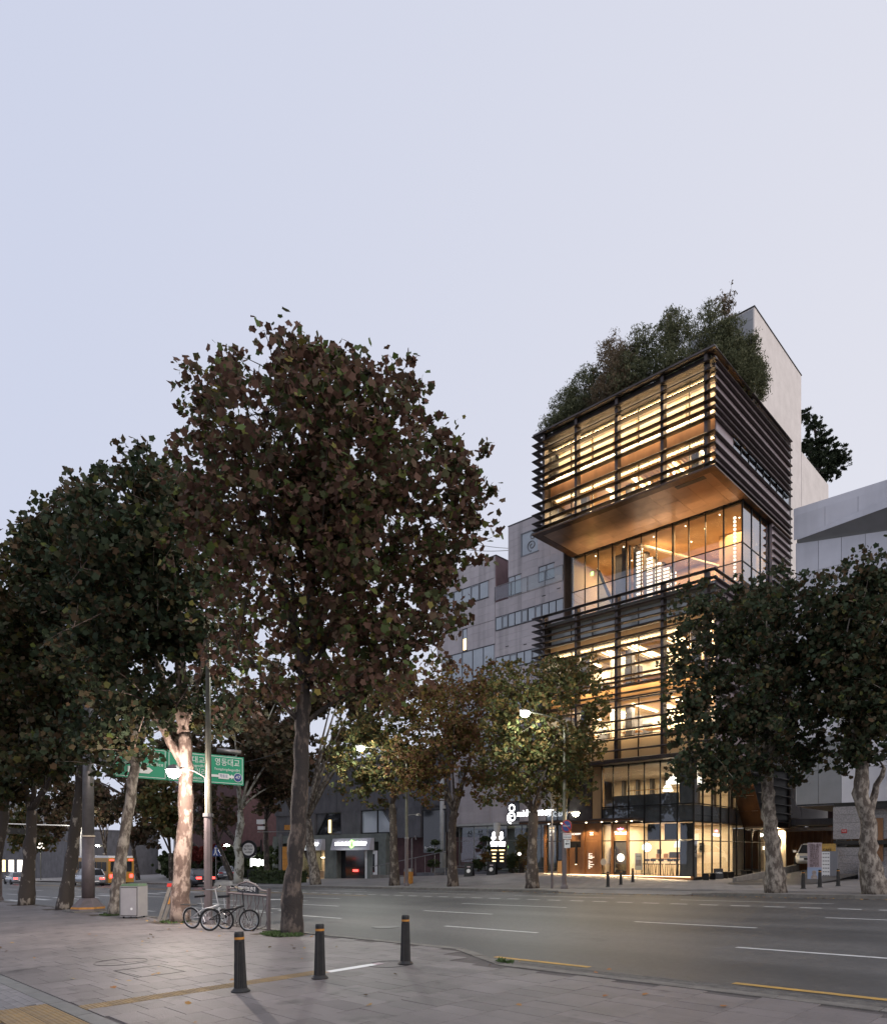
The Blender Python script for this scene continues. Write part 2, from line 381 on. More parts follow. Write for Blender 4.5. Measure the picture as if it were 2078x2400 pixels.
def light(kind, loc, energy, col=(1, .9, .7), size=.3, size_y=None, parent=None, rot=(0, 0, 0), name='lamp_light', spot=None):
    if parent is not None and parent.name.startswith('office_tower'): energy *= KT
    d = bpy.data.lights.new(name, kind); d.energy = energy; d.color = col
    if kind == 'AREA':
        d.size = size
        if size_y: d.shape = 'RECTANGLE'; d.size_y = size_y
    else: d.shadow_soft_size = size
    if kind == 'SPOT': d.spot_size = R(spot or 120); d.spot_blend = .6
    o = bpy.data.objects.new(name, d); o.location = loc; o.rotation_euler = rot; return link(o, parent)

def zroad(u, v): return -.125 + .013 * v + .0225 * u
def znear(u, v): return zroad(u, v) + .13
_EU = ((-200, 0), (-60, 0), (-50, .0), (-42, .3), (-36, .42), (-30, .56), (-24, .3), (-19, .06), (-12, .0), (40, 0))
def zfar(u, v):
    e = 0
    for (a, ea), (b, eb) in zip(_EU, _EU[1:]):
        if a <= u <= b: e = ea + (eb - ea) * (u - a) / (b - a)
    t = min(1, max(0, (v - 29) / 7.6)); t = t * t * (3 - 2 * t)
    vv = min(v, 60)
    return -.125 + .013 * vv + .0225 * max(u, -140) + .13 + e * t

# ---- leaves
def leaf_template(kind):
    if kind == 'plane':
        a = [(0, -.34), (.30, -.44), (.40, -.16), (.56, .06), (.34, .22), (.24, .34), (0, .60), (-.24, .34), (-.34, .22), (-.56, .06), (-.40, -.16), (-.30, -.44)]
        return np.array([(x, y, .16 * abs(x)) for x, y in a])
    if kind == 'mid':
        a = [(0, -.5), (.42, -.28), (.48, .2), (0, .55), (-.48, .2), (-.42, -.28)]
        return np.array([(x, y, .2 * abs(x)) for x, y in a])
    if kind == 'sliver':
        return np.array([(-.12, -.5, 0), (.12, -.5, 0), (.16, .1, .03), (0, .6, 0), (-.16, .1, .03)])
    return np.array([(-.4, -.4, 0), (.4, -.4, .05), (.35, .4, 0), (-.35, .45, .05)])
def leaves_mesh(name, pts, size, m, seed=0, kind='mid', up=.35, hang=0):
    r = np.random.default_rng(seed); n = len(pts); T = leaf_template(kind); k = len(T)
    nrm = r.normal(size=(n, 3)); nrm[:, 2] += up; nrm /= np.linalg.norm(nrm, axis=1, keepdims=True)
    t = r.normal(size=(n, 3)); t[:, 2] -= hang
    t -= nrm * (t * nrm).sum(1, keepdims=True); t /= np.linalg.norm(t, axis=1, keepdims=True)
    b = np.cross(nrm, t); sc = size * (.6 + .75 * r.random((n, 1)))
    V = pts[:, None, :] + (T[None, :, 0:1] * b[:, None] + T[None, :, 1:2] * t[:, None] + T[None, :, 2:3] * nrm[:, None]) * sc[:, None]
    V = V.reshape(-1, 3).astype(np.float32)
    me = bpy.data.meshes.new(name); me.vertices.add(n * k); me.vertices.foreach_set('co', V.ravel())
    me.loops.add(n * k); me.loops.foreach_set('vertex_index', np.arange(n * k, dtype=np.int32))
    me.polygons.add(n); me.polygons.foreach_set('loop_start', np.arange(0, n * k, k, dtype=np.int32))
    me.polygons.foreach_set('loop_total', np.full(n, k, dtype=np.int32))
    me.materials.append(M[m]); me.update(calc_edges=True); return me
def crown_points(blobs, n, seed, clumps=None, spread=.55, shell=.55):
    """blobs: (cx,cy,cz,rx,ry,rz). clump centres sit towards the shell; leaves scatter round them"""
    r = np.random.default_rng(seed); B = np.array(blobs, float)
    vol = np.prod(B[:, 3:], axis=1); p = vol / vol.sum()
    clumps = clumps or max(20, n // 45)
    idx = r.choice(len(B), clumps, p=p)
    d = r.normal(size=(clumps, 3)); d /= np.linalg.norm(d, axis=1, keepdims=True)
    rad = (shell ** 3 + (1 - shell ** 3) * r.random((clumps, 1))) ** (1 / 3)
    inner = r.random((clumps, 1)) < .28
    rad = np.where(inner, r.random((clumps, 1)) ** .5 * shell, rad)
    cc = B[idx, :3] + d * rad * B[idx, 3:] * (.94 + .14 * r.random((clumps, 1)))
    w = r.random(clumps) ** 1.2 + .25; w /= w.sum()
    li = r.choice(clumps, n, p=w)
    s = spread * (.6 + .8 * r.random(clumps))[li][:, None]
    return cc[li] + np.clip(r.normal(size=(n, 3)), -1.7, 1.7) * s * np.array([.55, .55, .42]), cc
def bez(a, b, c, n):
    return [tuple((1 - t) ** 2 * a[i] + 2 * t * (1 - t) * b[i] + t * t * c[i] for i in range(3)) for t in [k / (n - 1) for k in range(n)]]
def tree(name, label, loc, path, rad, blobs, n, size, leaf, barkm, seed, kind='mid', clumps=None, spread=.55, twigs=60, group=None,
         forks=None, shell=.55, jit=.07, turn=None):
    """path: trunk points relative to the base"""
    rs = random.Random(seed)
    t = thing(name, label, 'tree', loc, 0, group)
    # resample trunk with a few burls
    P = []; Q = []
    for i in range(len(path) - 1):
        for k in range(5):
            s = k / 5; P.append(tuple(path[i][j] + (path[i + 1][j] - path[i][j]) * s + (rs.gauss(0, rad[0] * .04) if P else 0) for j in range(3)))
            Q.append((rad[i] + (rad[i + 1] - rad[i]) * s) * (1 + rs.gauss(0, .045)))
    P.append(path[-1]); Q.append(rad[-1])
    P[0] = (P[0][0], P[0][1], -.12)
    MB().tube(P, Q, 14, jit=jit, rs=rs).build('trunk', barkm, t, smooth=True)
    pts, cc = crown_points(blobs, n, seed, clumps, spread, shell)
    if turn is not None:                             # blobs given in a frame turned about the trunk foot
        q = np.array([[math.cos(turn), -math.sin(turn), 0], [math.sin(turn), math.cos(turn), 0], [0, 0, 1]])
        pts = pts @ q.T; cc = cc @ q.T
    lm = MB(); top = Vector(path[-1]); r0 = rad[-1]
    forks = forks or []
    ends = [(top, r0)]
    for f in forks:                                 # main limbs: ending points relative to base
        a = Vector(f[0]); e = Vector(f[1]); mid = a.lerp(e, .5) + Vector((rs.gauss(0, .25), rs.gauss(0, .25), .1 * (e - a).length))
        c = bez(a, mid, e, 7); r1 = f[2]
        lm.tube([(p[0] + rs.gauss(0, .03), p[1] + rs.gauss(0, .03), p[2]) for p in c], [r1 * (1 - .62 * k / 6) for k in range(7)], 9, jit=.06, rs=rs)
        ends.append((e, r1 * .38)); ends.append((a.lerp(e, .6), r1 * .6))
    order = list(range(len(cc))); rs.shuffle(order)
    hub = []
    for ii in order[:max(6, twigs // 6)]:
        e = Vector(cc[ii]); a, ra = min(ends, key=lambda q: (q[0] - e).length + rs.random())
        c = bez(a, a.lerp(e, .4) + Vector((0, 0, .35 * (e - a).length * .5)), e, 6)
        lm.tube(c, [max(.012, ra * .55 * (1 - .8 * k / 5)) for k in range(6)], 5)
        hub += [(Vector(c[2]), ra * .3), (Vector(c[3]), ra * .25), (e, .015)]
    for ii in order[:twigs]:
        e = Vector(cc[ii]); a, ra = min(hub or ends, key=lambda q: (q[0] - e).length)
        lm.tube(bez(a, a.lerp(e, .5) + Vector((rs.gauss(0, .1), rs.gauss(0, .1), .12)), e, 4), [max(.007, min(.03, ra) * (1 - .22 * k)) for k in range(4)], 3, cap=False)
    lm.build('limbs', barkm, t, smooth=True)
    o = me_obj('foliage', leaves_mesh('foliage', pts, size, leaf, seed, kind), t); o['kind'] = 'stuff'
    return t
def bush(name, label, cat, loc, blobs, n, size, leaf, seed, kind='quad', stem=None, group=None, spread=.2, clumps=None, up=.3, hang=0):
    t = thing(name, label, cat, loc, 0, group); rs = random.Random(seed)
    pts, cc = crown_points(blobs, n, seed, clumps, spread, .5)
    o = me_obj('foliage', leaves_mesh('foliage', pts, size, leaf, seed, kind, up, hang), t); o['kind'] = 'stuff'
    lm = MB(); idx = list(range(len(cc))); rs.shuffle(idx)
    for i in idx[:stem or 8]:
        e = Vector(cc[i]); a = Vector((rs.gauss(0, .08), rs.gauss(0, .08), -.03))
        lm.tube(bez(a, (a.x + e.x * .3, a.y + e.y * .3, e.z * .6), e, 5), [.03, .022, .016, .01, .006], 5)
    lm.build('stem', 'barkdark', t, smooth=True)
    return t
# ------------------------------------------------------------------ ground, road, pavements
def zc(u): return max(u, -140)
_zr = zroad
def zroad(u, v): return _zr(max(min(u, 60), -140), max(min(v, 60), -30))
def znear(u, v): return zroad(u, v) + .13
def grid_mesh(name, m, us, vs, zf, skip=None, kind='structure'):
    b = MB(); nu = len(us)
    for v in vs:
        for u in us: b.v.append((u, v, zf(u, v)))
    for j in range(len(vs) - 1):
        for i in range(nu - 1):
            if skip and skip((us[i] + us[i + 1]) / 2, (vs[j] + vs[j + 1]) / 2): continue
            a = j * nu + i; b.f.append((a, a + 1, a + nu + 1, a + nu)); b.m.append(0)
    o = b.build(name, m)
    if kind: o['kind'] = kind
    return o
ground = grid_mesh('ground', 'earth', [-1500, -600, -300, -140, -100, -60, -30, 0, 30, 60, 300, 900], [-300, -60, -30, 0, 8, 27, 45, 60, 200, 600, 1500], lambda u, v: zroad(u, v) - .35)
KV_FAR = 27.1
def kv(u):                                # near kerb line
    if u < -8.9: return 9.0
    if u < -7.1: return 9.0 - (u + 8.9) / 1.8 * .92
    return 8.08
road = grid_mesh('road', 'asphalt', [-140, -110, -80, -60, -40, -30, -20, -15, -10, -5, 0, 10, 30], [7.9, 9.3, 12, 16, 20, 24, KV_FAR + .3], zroad)
gut = grid_mesh('road_gutter', 'gutter', [-7.6, -6, -4, -2, 0, 5, 15, 30], [8.0, 8.5, 8.98], lambda u, v: zroad(u, v) + .006)
def marking(u0, u1, v, w, m='mark', parent=road):
    n = max(1, int((u1 - u0) / 4)); b = MB()
    for i in range(n):
        a = u0 + (u1 - u0) * i / n; c = u0 + (u1 - u0) * (i + 1) / n
        b.quad((a, v - w / 2, zroad(a, v) + .005), (c, v - w / 2, zroad(c, v) + .005), (c, v + w / 2, zroad(c, v) + .005), (a, v + w / 2, zroad(a, v) + .005))
    return b.build('lane_marking', m, parent)
# lane dashes measured on the photographed road
for off, v, step, ln, w in ((-10.16, 12.67, 8.0, 3.0, .15), (-9.74, 16.1, 8.0, 3.1, .15), (-14.3, 19.4, 8.0, 4.9, .14)):
    for k in range(-9, 3):
        a = off - ln + 5.0 * 0 + k * step
        if off == -10.16: a = -13.15 + k * 7.55
        if off == -9.74: a = -9.75 + k * 8.0
        if off == -14.3: a = -19.2 + k * 12.9 if k > -8 else None
        if a is None: continue
        marking(a, a + ln, v, w)
for k in range(-40, 14): marking(-5.9 + k * 1.05, -5.9 + k * 1.05 + .62, 22.45, .22)
for k in range(-12, 3): marking(-12.9 + k * 8, -12.9 + k * 8 + 5.2, 24.45, .13)
for k in range(-8, 1): marking(-20.5 + k * 9, -20.5 + k * 9 + 4.4, 26.2, .10)
marking(-90, -28, 21.6, .14, 'markY'); marking(-90, -40, 21.2, .10, 'markY')
marking(-8.3, -6.35, 9.2, .14, 'markY'); marking(-4.1, 12, 9.2, .14, 'markY')
# stop line, arrows and crossing paint further down
for v in (10.8, 14.3, 17.6):
    marking(-29.5, -27.2, v, .18)
    b = MB(); z = lambda u: zroad(u, v) + .005
    b.quad((-31.2, v, z(-31.2)), (-29.5, v - .42, z(-29.5)), (-29.5, v + .42, z(-29.5))); b.build('lane_marking', 'mark', road)
for k in range(9):
    v = 10.2 + k * 1.25
    marking(-47, -43.5, v, .45)
for v, u in ((13.2, -24.5), (14.0, -24.1), (12.4, -25.0), (13.6, -22.9), (12.8, -23.2)):
    marking(u, u + 1.2, v, .16)
# manhole in the road, with ring and lid
mh = box('manhole_cover', 'asphalt', road, -1, -.9, 0, .1, -.5, -.45)
bpy.data.objects.remove(mh)
def manhole(u, v, r, zf, parent, m='kerb', m2='asphalt', name='manhole_cover'):
    t = MB(); z = zf(u, v)
    t.lathe([(r, .0), (r, .007), (r * .9, .008), (r * .9, .004), (r * .86, .004), (r * .86, .008), (0.02, .008)], 28); o = t.build(name, m, parent, (u, v, z + .001))
    o.rotation_euler = (0, -.0225, 0); return o
manhole(-14.3, 11.65, .38, zroad, road, 'border')

# near pavement: bed, slabs, kerb
near = grid_mesh('near_pavement', 'bed', [-140, -80, -50, -35, -25, -18, -13, -8.95, -8.9, -8, -7.1, -4, 0, 6, 30], [-25, -5, 0, 2.4, 4, 6, 8.0], lambda u, v: znear(u, v) - .012)
b = MB()
us = [-140, -80, -50, -35, -25, -18, -13, -8.9, -8, -7.1, -4, 0, 6, 30]
for a, c in zip(us, us[1:]):
    b.quad((a, 8.0, znear(a, 8) - .012), (c, 8.0, znear(c, 8) - .012), (c, kv(c) - .2, znear(c, kv(c)) - .012), (a, kv(a) - .2, znear(a, kv(a)) - .012))
b.build('bed_strip', 'bed', near)
TREE_U = [-13.9, -19.8, -24.9, -30.5, -36.2, -42.6]
def in_pit(u, v): return v > 7.95 and any(abs(u - t) < .75 for t in TREE_U)
cands = []
ncol = 0
u = -44.0
while u < 8:
    ncol += 1; v = 2.64 - (ncol * .137) % .3
    while v < 9.0:
        if v + .3 < kv(u + .3) - .18 and v + .3 < kv(u + .6) - .18 and not in_pit(u + .3, v + .15) and not (-8.86 < u + .3 < -8.0 and 2.5 < v < 5.6 and False):
            x = (u + .3) * .692 + v * .722; zz = -(u + .3) * .722 + v * .692
            if zz > 4 and abs(x / zz) < .72 and (CAM_Z - znear(u, v)) / zz < .29: cands.append((zz, u, v))  # slabs cut by the granite border are laid shorter below
        v += .3
    u += .6
cands.sort()
slab_me = MB()
slab_me.v = [(-.298, -.148, -.03), (.298, -.148, -.03), (.298, .148, -.03), (-.298, .148, -.03), (-.298, -.148, -.003), (.298, -.148, -.003), (.298, .148, -.003), (-.298, .148, -.003), (-.2955, -.1455, 0), (.2955, -.1455, 0), (.2955, .1455, 0), (-.2955, .1455, 0)]
slab_me.f = [(8, 9, 10, 11), (4, 5, 9, 8), (5, 6, 10, 9), (6, 7, 11, 10), (7, 4, 8, 11), (0, 1, 5, 4), (1, 2, 6, 5), (2, 3, 7, 6), (3, 0, 4, 7)]; slab_me.m = [0] * 9
smesh = slab_me.mesh('paving_slab', 'slab')
rs = random.Random(4)
TACT = (-8.86, -8.54)
for zz, u, v in cands[:300]:
    if TACT[0] < u + .3 < TACT[1] + .3 and v < 5.9: pass
    if v < 2.64:
        L_ = v + .3 - 2.645
        if L_ > .04: me_obj('paving_slab', smesh, near, (u + .3, v + .3 - L_ / 2, znear(u + .3, v + .3)), (.013, -.0225, 0)).scale = (1, L_ / .3, 1)
        continue
    me_obj('paving_slab', smesh, near, (u + .3, v + .15, znear(u + .3, v + .15) + rs.gauss(0, .0012)), (.013 + rs.gauss(0, .003), -.0225 + rs.gauss(0, .002), 0))
b = MB()
for zz, u, v in cands[300:]:
    if v < 2.64: v = 2.64
    n0 = len(b.v); cx, cyy = u + .3, v + .15; dz = rs.gauss(0, .0012)
    for (x, y, z) in slab_me.v: b.v.append((cx + x, cyy + y, znear(cx + x, cyy + y) + z + dz))
    for f in slab_me.f: b.f.append(tuple(n0 + i for i in f)); b.m.append(0)
o = b.build('paving_slab', 'slab_stuff', near); o['kind'] = 'stuff'
# replaced pale slabs near the kerb, lying 3 mm proud
for (u, v) in ((-6.3, 6.9), (-5.7, 6.9), (-5.1, 6.6), (-4.6, 7.1), (-5.3, 5.9), (-3.4, 6.6)):
    pass
# granite border, brick pavers and tactile tiles at the lower left
bm_ = MB().box(-.49, .49, -.094, .094, -.03, 0).mesh('border_stone', 'border')
for k in range(8):
    u = -14.8 + k; me_obj('border_stone', bm_, near, (u, 2.53, znear(u, 2.53) + .001), (.013, -.0225, 0))
pm = MB().box(-.098, .098, -.048, .048, -.03, 0).mesh('brick_paver', 'brickpav')
k = 0
for i in range(34):
    for j in range(10):
        v = 2.38 - j * .1; u = -14.2 + i * .2 + (j % 2) * .1
        if u > -9.32 and v > 2.1: continue
        if -8.95 < u < -8.3 and v < 2.2: continue
        if u > -7.6: continue
        me_obj('brick_paver', pm, near, (u, v, znear(u, v) + rs.gauss(0, .001)), (.013, -.0225, 0)); k += 1
def dots(n):
    q = MB().box(-.146, .146, -.146, .146, -.02, 0)
    for i in range(n):
        for j in range(n):
            q.lathe([(.014, 0), (.009, .006)], 6, (-.12 + .24 * i / (n - 1), -.12 + .24 * j / (n - 1), 0))
    return q
dm = dots(6).mesh('tactile_tile', 'tact')
qb = MB().box(-.146, .146, -.146, .146, -.02, 0)
for i in range(4): qb.box(-.14, .14, -.125 + i * .074, -.095 + i * .074, 0, .006)
barm = qb.mesh('tactile_bar_tile', 'tact')
for k in range(11):
    v = 2.78 + k * .3; u = -8.70
    me_obj('tactile_tile', dm, near, (u, v, znear(u, v) + .004), (.013, -.0225, 0))
for k in range(6):
    for j in range(2):
        u = -9.15 + k * .3; v = 2.27 - .3 * j
        me_obj('tactile_tile', dm, near, (u, v, znear(u, v) + .004), (.013, -.0225, 0))
for k in range(4):
    u = -8.75; v = 1.67 - .3 * k; me_obj('tactile_bar_tile', barm, near, (u, v, znear(u, v) + .004), (.013, -.0225, R(90)))
# round and rectangular service covers in the pavement
def ringcover(u, v, r):
    t = MB(); t.lathe([(r, .0), (r, .005), (r * .975, .005), (r * .975, 0)], 40, cap=False); o = t.build('cover_ring', 'black', near, (u, v, znear(u, v) + .002)); o.rotation_euler = (.013, -.0225, 0)
    for a in (.5, 3.6):
        q = box('cover_slot', 'black', near, -.02, .02, -.008, .008, 0, .004); q.location = (u + math.cos(a) * r * .8, v + math.sin(a) * r * .8, znear(u, v) + .003)
ringcover(-12.35, 4.35, .42); ringcover(-8.45, 6.95, .34)
t = MB(); w = .02
for (x0, x1, y0, y1) in ((-.5, .5, -.35, -.335), (-.5, .5, .335, .35), (-.5, -.485, -.35, .35), (.485, .5, -.35, .35)): t.box(x0, x1, y0, y1, 0, .004)
o = t.build('cover_ring', 'black', near, (-10.9, 4.25, znear(-10.9, 4.25) + .002)); o.rotation_euler = (.013, -.0225, 0)
# guide plate with red ends
b = MB(); b.box(-.42, .42, -.07, .07, 0, .004); b.cur = 1; b.box(-.56, -.42, -.07, .07, 0, .004); b.box(.42, .56, -.07, .07, 0, .004)
o = b.build('guide_plate', ['signwhite', 'banner'], near, (-8.6, 6.35, znear(-8.6, 6.35) + .003), 0); o.rotation_euler = (.013, -.0225, R(90)); 
# kerb stones
km = MB().box(-.495, .495, -.09, .09, -.16, 0).mesh('kerb_stone', 'kerb')
def kerb_run(parent, pts, zf, off=.002):
    for (a, c) in zip(pts, pts[1:]):
        L = math.hypot(c[0] - a[0], c[1] - a[1]); n = max(1, round(L)); an = math.atan2(c[1] - a[1], c[0] - a[0])
        for i in range(n):
            s = (i + .5) / n; u = a[0] + (c[0] - a[0]) * s; v = a[1] + (c[1] - a[1]) * s
            o = me_obj('kerb_stone', km, parent, (u, v, zf(u, v) + off), (.013, -.0225, an)); o.scale = (L / n, 1, 1)
kerb_run(near, [(-75, 8.93), (-8.9, 8.93)], znear); kerb_run(near, [(-8.9, 8.93), (-7.12, 8.02)], znear); kerb_run(near, [(-7.1, 7.99), (12, 7.99)], znear)
o = box('near_edge', 'kerb', near, -140, -75, 8.84, 9.02, -3.2, znear(-100, 9)); 
bpy.data.objects.remove(o)

# far pavement
fu = [-140, -110, -80, -70, -60, -55, -50, -46, -42, -39, -36, -33, -30, -27, -24, -21.5, -19, -15, -12, -6, 0, 10, 30]
fv = [KV_FAR + .02, 28.5, 30, 31.5, 33, 34.5, 36, 37.2, 39, 42, 48, 60]
def dip(u, v, z):                            # dropped kerb at the drive beside the tower
    if -21.5 < u < -12.8: 
        k = min(1, (u + 21.5) / 1.6, (-12.8 - u) / 1.6); return z - .12 * k * max(0, 1 - (v - KV_FAR) / 2.5)
    if -58 < u < -43.5:
        k = min(1, (u + 58) / 1.6, (-43.5 - u) / 1.6); return z - .12 * k * max(0, 1 - (v - KV_FAR) / 2.5)
    return z
far = grid_mesh('far_pavement', 'farslab', sorted(set(fu + [-21.4, -19.9, -14.4, -12.9, -57.9, -56.4, -45.1, -43.6])), fv, lambda u, v: dip(u, v, zfar(u, v)))
kerb_run(far, [(-95, KV_FAR), (-58, KV_FAR)], lambda u, v: zfar(u, v)); kerb_run(far, [(-43.5, KV_FAR), (-21.5, KV_FAR)], lambda u, v: zfar(u, v)); kerb_run(far, [(-12.8, KV_FAR), (6, KV_FAR)], lambda u, v: zfar(u, v))
kerb_run(far, [(-21.5, KV_FAR), (-12.8, KV_FAR)], lambda u, v: dip(u, KV_FAR, zfar(u, v)), .006); kerb_run(far, [(-58, KV_FAR), (-43.5, KV_FAR)], lambda u, v: dip(u, KV_FAR, zfar(u, v)), .006)
# paving slabs on the far side that can be told apart, 5 mm proud of the bed
fm = MB().box(-.29, .29, -.29, .29, -.02, 0).mesh('paving_slab', 'farslab'); kk = 0
for j in range(10):
    for i in range(30):
        u = -23.8 + i * .6 + (j % 2) * .3; v = 29.2 + j * .6
        if in_pit(u, 8) and False: continue
        sx = (zfar(u + .1, v) - zfar(u - .1, v)) / .2; sy = (zfar(u, v + .1) - zfar(u, v - .1)) / .2
        me_obj('paving_slab', fm, far, (u, v, dip(u, v, zfar(u, v)) + .014), (math.atan(sy), -math.atan(sx), 0)); kk += 1
# ------------------------------------------------------------------ the louvred tower
TO = (-17.39, 36.77, 0); TR = R(2.42)
T = thing('office_tower', 'tall glass tower wrapped in dark bronze louvres, warmly lit, with a garden on its roof', 'office building', TO, TR)
XL = -12.17
def TW(x, y): return (TO[0] + x * math.cos(TR) - y * math.sin(TR), TO[1] + x * math.sin(TR) + y * math.cos(TR))
# core walls
box('core_wall', 'white', T, -4.2, -.16, 6.0, 14.5, 28.79, 34.3)
box('core_wall', 'white', T, -11.8, -.14, 14.52, 20.6, 4.0, 29.1)
box('core_wall', 'white', T, -.9, -.16, 12.45, 14.5, 4.0, 28.78)
MB().box(-4.25, -.12, 5.96, 14.54, 34.3, 34.36).build('coping', 'black', T)
for i in range(4):
    for j in range(12): box('core_panel', 'corepanel', T, -4.2 + i * .995 + .01, -4.2 + (i + 1) * .995 - .01, 5.965, 5.998, 27 + j * .6 + .008, 27 + (j + 1) * .6 - .008)
FZ = lambda z: [(0, z), (.03, z + .04), (.16, z + .06), (.36, z + .045), (.36, z - .02), (.16, z - .045), (.03, z - .035)]
PF = [(XL, 3.0), (XL, 0), (0, 0)]
FS = lambda z: [(0, z - .01), (.02, z + .04), (.12, z + .06), (.2, z + .05), (.2, z - .03), (.12, z - .045), (.02, z - .035)]
Z1 = [28.83, 28.25, 27.75, 27.2, 26.6, 26.1, 25.66, 25.2, 24.35, 23.7, 23.15, 22.72]
for z in Z1: MB().sweep(PF, FZ(z)).build('louvre', 'bronze', T); MB().sweep([(0, .37), (0, 12.3)], FS(z)).build('louvre', 'bronze', T)
Z2 = [16.95, 16.5, 16.1, 15.65, 15.25, 14.85, 14.4, 13.9, 13.3, 12.7, 12.1, 11.82, 11.5, 11.1, 10.8, 10.3, 9.5, 8.95, 8.4, 7.75]
for z in Z2: MB().sweep(PF, FZ(z)).build('louvre', 'bronze', T); MB().sweep([(0, .37), (0, 12.3)], FS(z)).build('louvre', 'bronze', T)
for x0, x1, ys_ in ((0, 0, 0),): pass
posts = [-.61, -3.15, -6.06, -8.9, -11.35]
for x in posts:
    box('louvre_post', 'bronze', T, x - .09, x + .09, .2, .62, 22.45, 28.9); box('louvre_post', 'bronze', T, x - .09, x + .09, .2, .62, 7.2, 17.0)
for y in (2.4, 5.4, 8.6, 11.6): box('louvre_post', 'bronze', T, -.46, -.27, y - .05, y + .05, 22.5, 28.8)
# roof slab and copings of the upper volume
box('roof', 'bronze', T, XL + .5, -.5, .45, 12.4, 28.42, 28.78)
box('parapet', 'bronze', T, XL + .08, -.08, .08, .5, 28.86, 28.98)
box('parapet', 'bronze', T, -.5, -.08, .5, 12.3, 28.86, 28.98)
# soffit of the upper volume, panel by panel
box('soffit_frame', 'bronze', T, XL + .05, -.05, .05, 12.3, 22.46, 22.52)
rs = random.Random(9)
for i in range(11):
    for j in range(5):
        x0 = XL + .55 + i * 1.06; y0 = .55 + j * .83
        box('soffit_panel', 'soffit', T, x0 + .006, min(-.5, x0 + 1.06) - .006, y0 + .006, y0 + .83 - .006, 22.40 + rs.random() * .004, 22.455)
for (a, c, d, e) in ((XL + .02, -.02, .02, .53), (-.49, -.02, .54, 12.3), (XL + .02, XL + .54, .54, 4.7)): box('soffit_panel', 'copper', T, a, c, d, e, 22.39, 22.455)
box('soffit_vent', 'black', T, -2.6, -.9, .62, 1.0, 22.385, 22.40)
# side wall of the upper volume, mauve panels and strip window
for i in range(10):
    y0 = .62 + i * 1.17
    for (z0, z1) in ((22.55, 24.6), (25.35, 26.9), (26.91, 28.4)):
        box('wall_panel', 'sidepanel', T, -.26, -.205, y0 + .006, y0 + 1.17 - .006, z0, z1)
    if 1.8 < y0: 
        MB().box(-.26, -.235, y0 + .03, y0 + 1.14, 24.62, 25.33).build('window_pane', 'glassS', T)
        box('mullion', 'mull', T, -.265, -.202, y0 - .03, y0 + .03, 24.6, 25.35)
    else: box('wall_panel', 'sidepanel', T, -.26, -.205, y0 + .006, y0 + 1.164, 24.61, 25.34)
for i in range(9):
    y0 = .62 + i * 1.3
    box('wall_panel', 'sidepanel', T, -.26, -.205, y0 + .006, y0 + 1.29, 7.1, 11.5); box('wall_panel', 'sidepanel', T, -.26, -.205, y0 + .006, y0 + 1.29, 11.52, 16.5)
box('side_wall', 'black', T, XL + .5, XL + .6, .6, 12.3, 22.5, 28.4); box('side_wall', 'black', T, XL + .5, XL + .6, .6, 12.3, 7.1, 16.6)
box('back_wall', 'black', T, XL + .6, -.55, 12.2, 12.38, 7.0, 28.4)

def glazing(xs, zs, y, pane='glass', w=.05, parent=T, yt=.09, ext=0):
    """front glazing in the plane y: mullions at xs, transoms at zs"""
    for x in xs: box('mullion', 'mull', parent, x - w / 2, x + w / 2, y - yt / 2, y + yt / 2, zs[0], zs[-1])
    for z in zs: box('transom', 'mull', parent, xs[0], xs[-1], y - yt / 2 + .012, y + yt / 2 - .012, z - w / 2, z + w / 2)
    for a, c in zip(xs, xs[1:]):
        for p, q in zip(zs, zs[1:]): box('glass_pane', pane, parent, a + w / 2, c - w / 2, y - .004, y + .004, p + w / 2, q - w / 2)
def glazing_side(x, ys, zs, pane='glass', w=.05, parent=T):
    for y in ys: box('mullion', 'mull', parent, x - .045, x + .045, y - w / 2, y + w / 2, zs[0], zs[-1])
    for z in zs: box('transom', 'mull', parent, x - .033, x + .033, ys[0], ys[-1], z - w / 2, z + w / 2)
    for a, c in zip(ys, ys[1:]):
        for p, q in zip(zs, zs[1:]): box('glass_pane', pane, parent, x - .004, x + .004, a + w / 2, c - w / 2, p + w / 2, q - w / 2)
bay = [-11.55 + i * 1.585 for i in range(8)]
glazing(bay, [25.95, 28.35], 1.35); glazing(bay, [22.6, 25.0], 1.35)
box('spandrel', 'rust', T, XL + .6, -.55, 1.3, 1.42, 25.03, 25.92)
glazing(bay, [11.9, 14.7], 1.35); glazing(bay, [8.75, 11.0], 1.35)
box('spandrel', 'ply', T, XL + .6, -.55, 1.3, 1.42, 11.03, 11.88)
box('spandrel', 'ply', T, XL + .6, -.55, 1.3, 1.42, 14.73, 15.3)
glazing(bay, [15.35, 16.75], 1.35, 'paleglass')
for a, c in zip(bay, bay[1:]): box('blind_panel', 'blind', T, a + .04, c - .04, 1.33, 1.345, 7.2, 8.7)
for a in bay: box('mullion', 'mull', T, a - .03, a + .03, 1.28, 1.34, 7.2, 8.75)
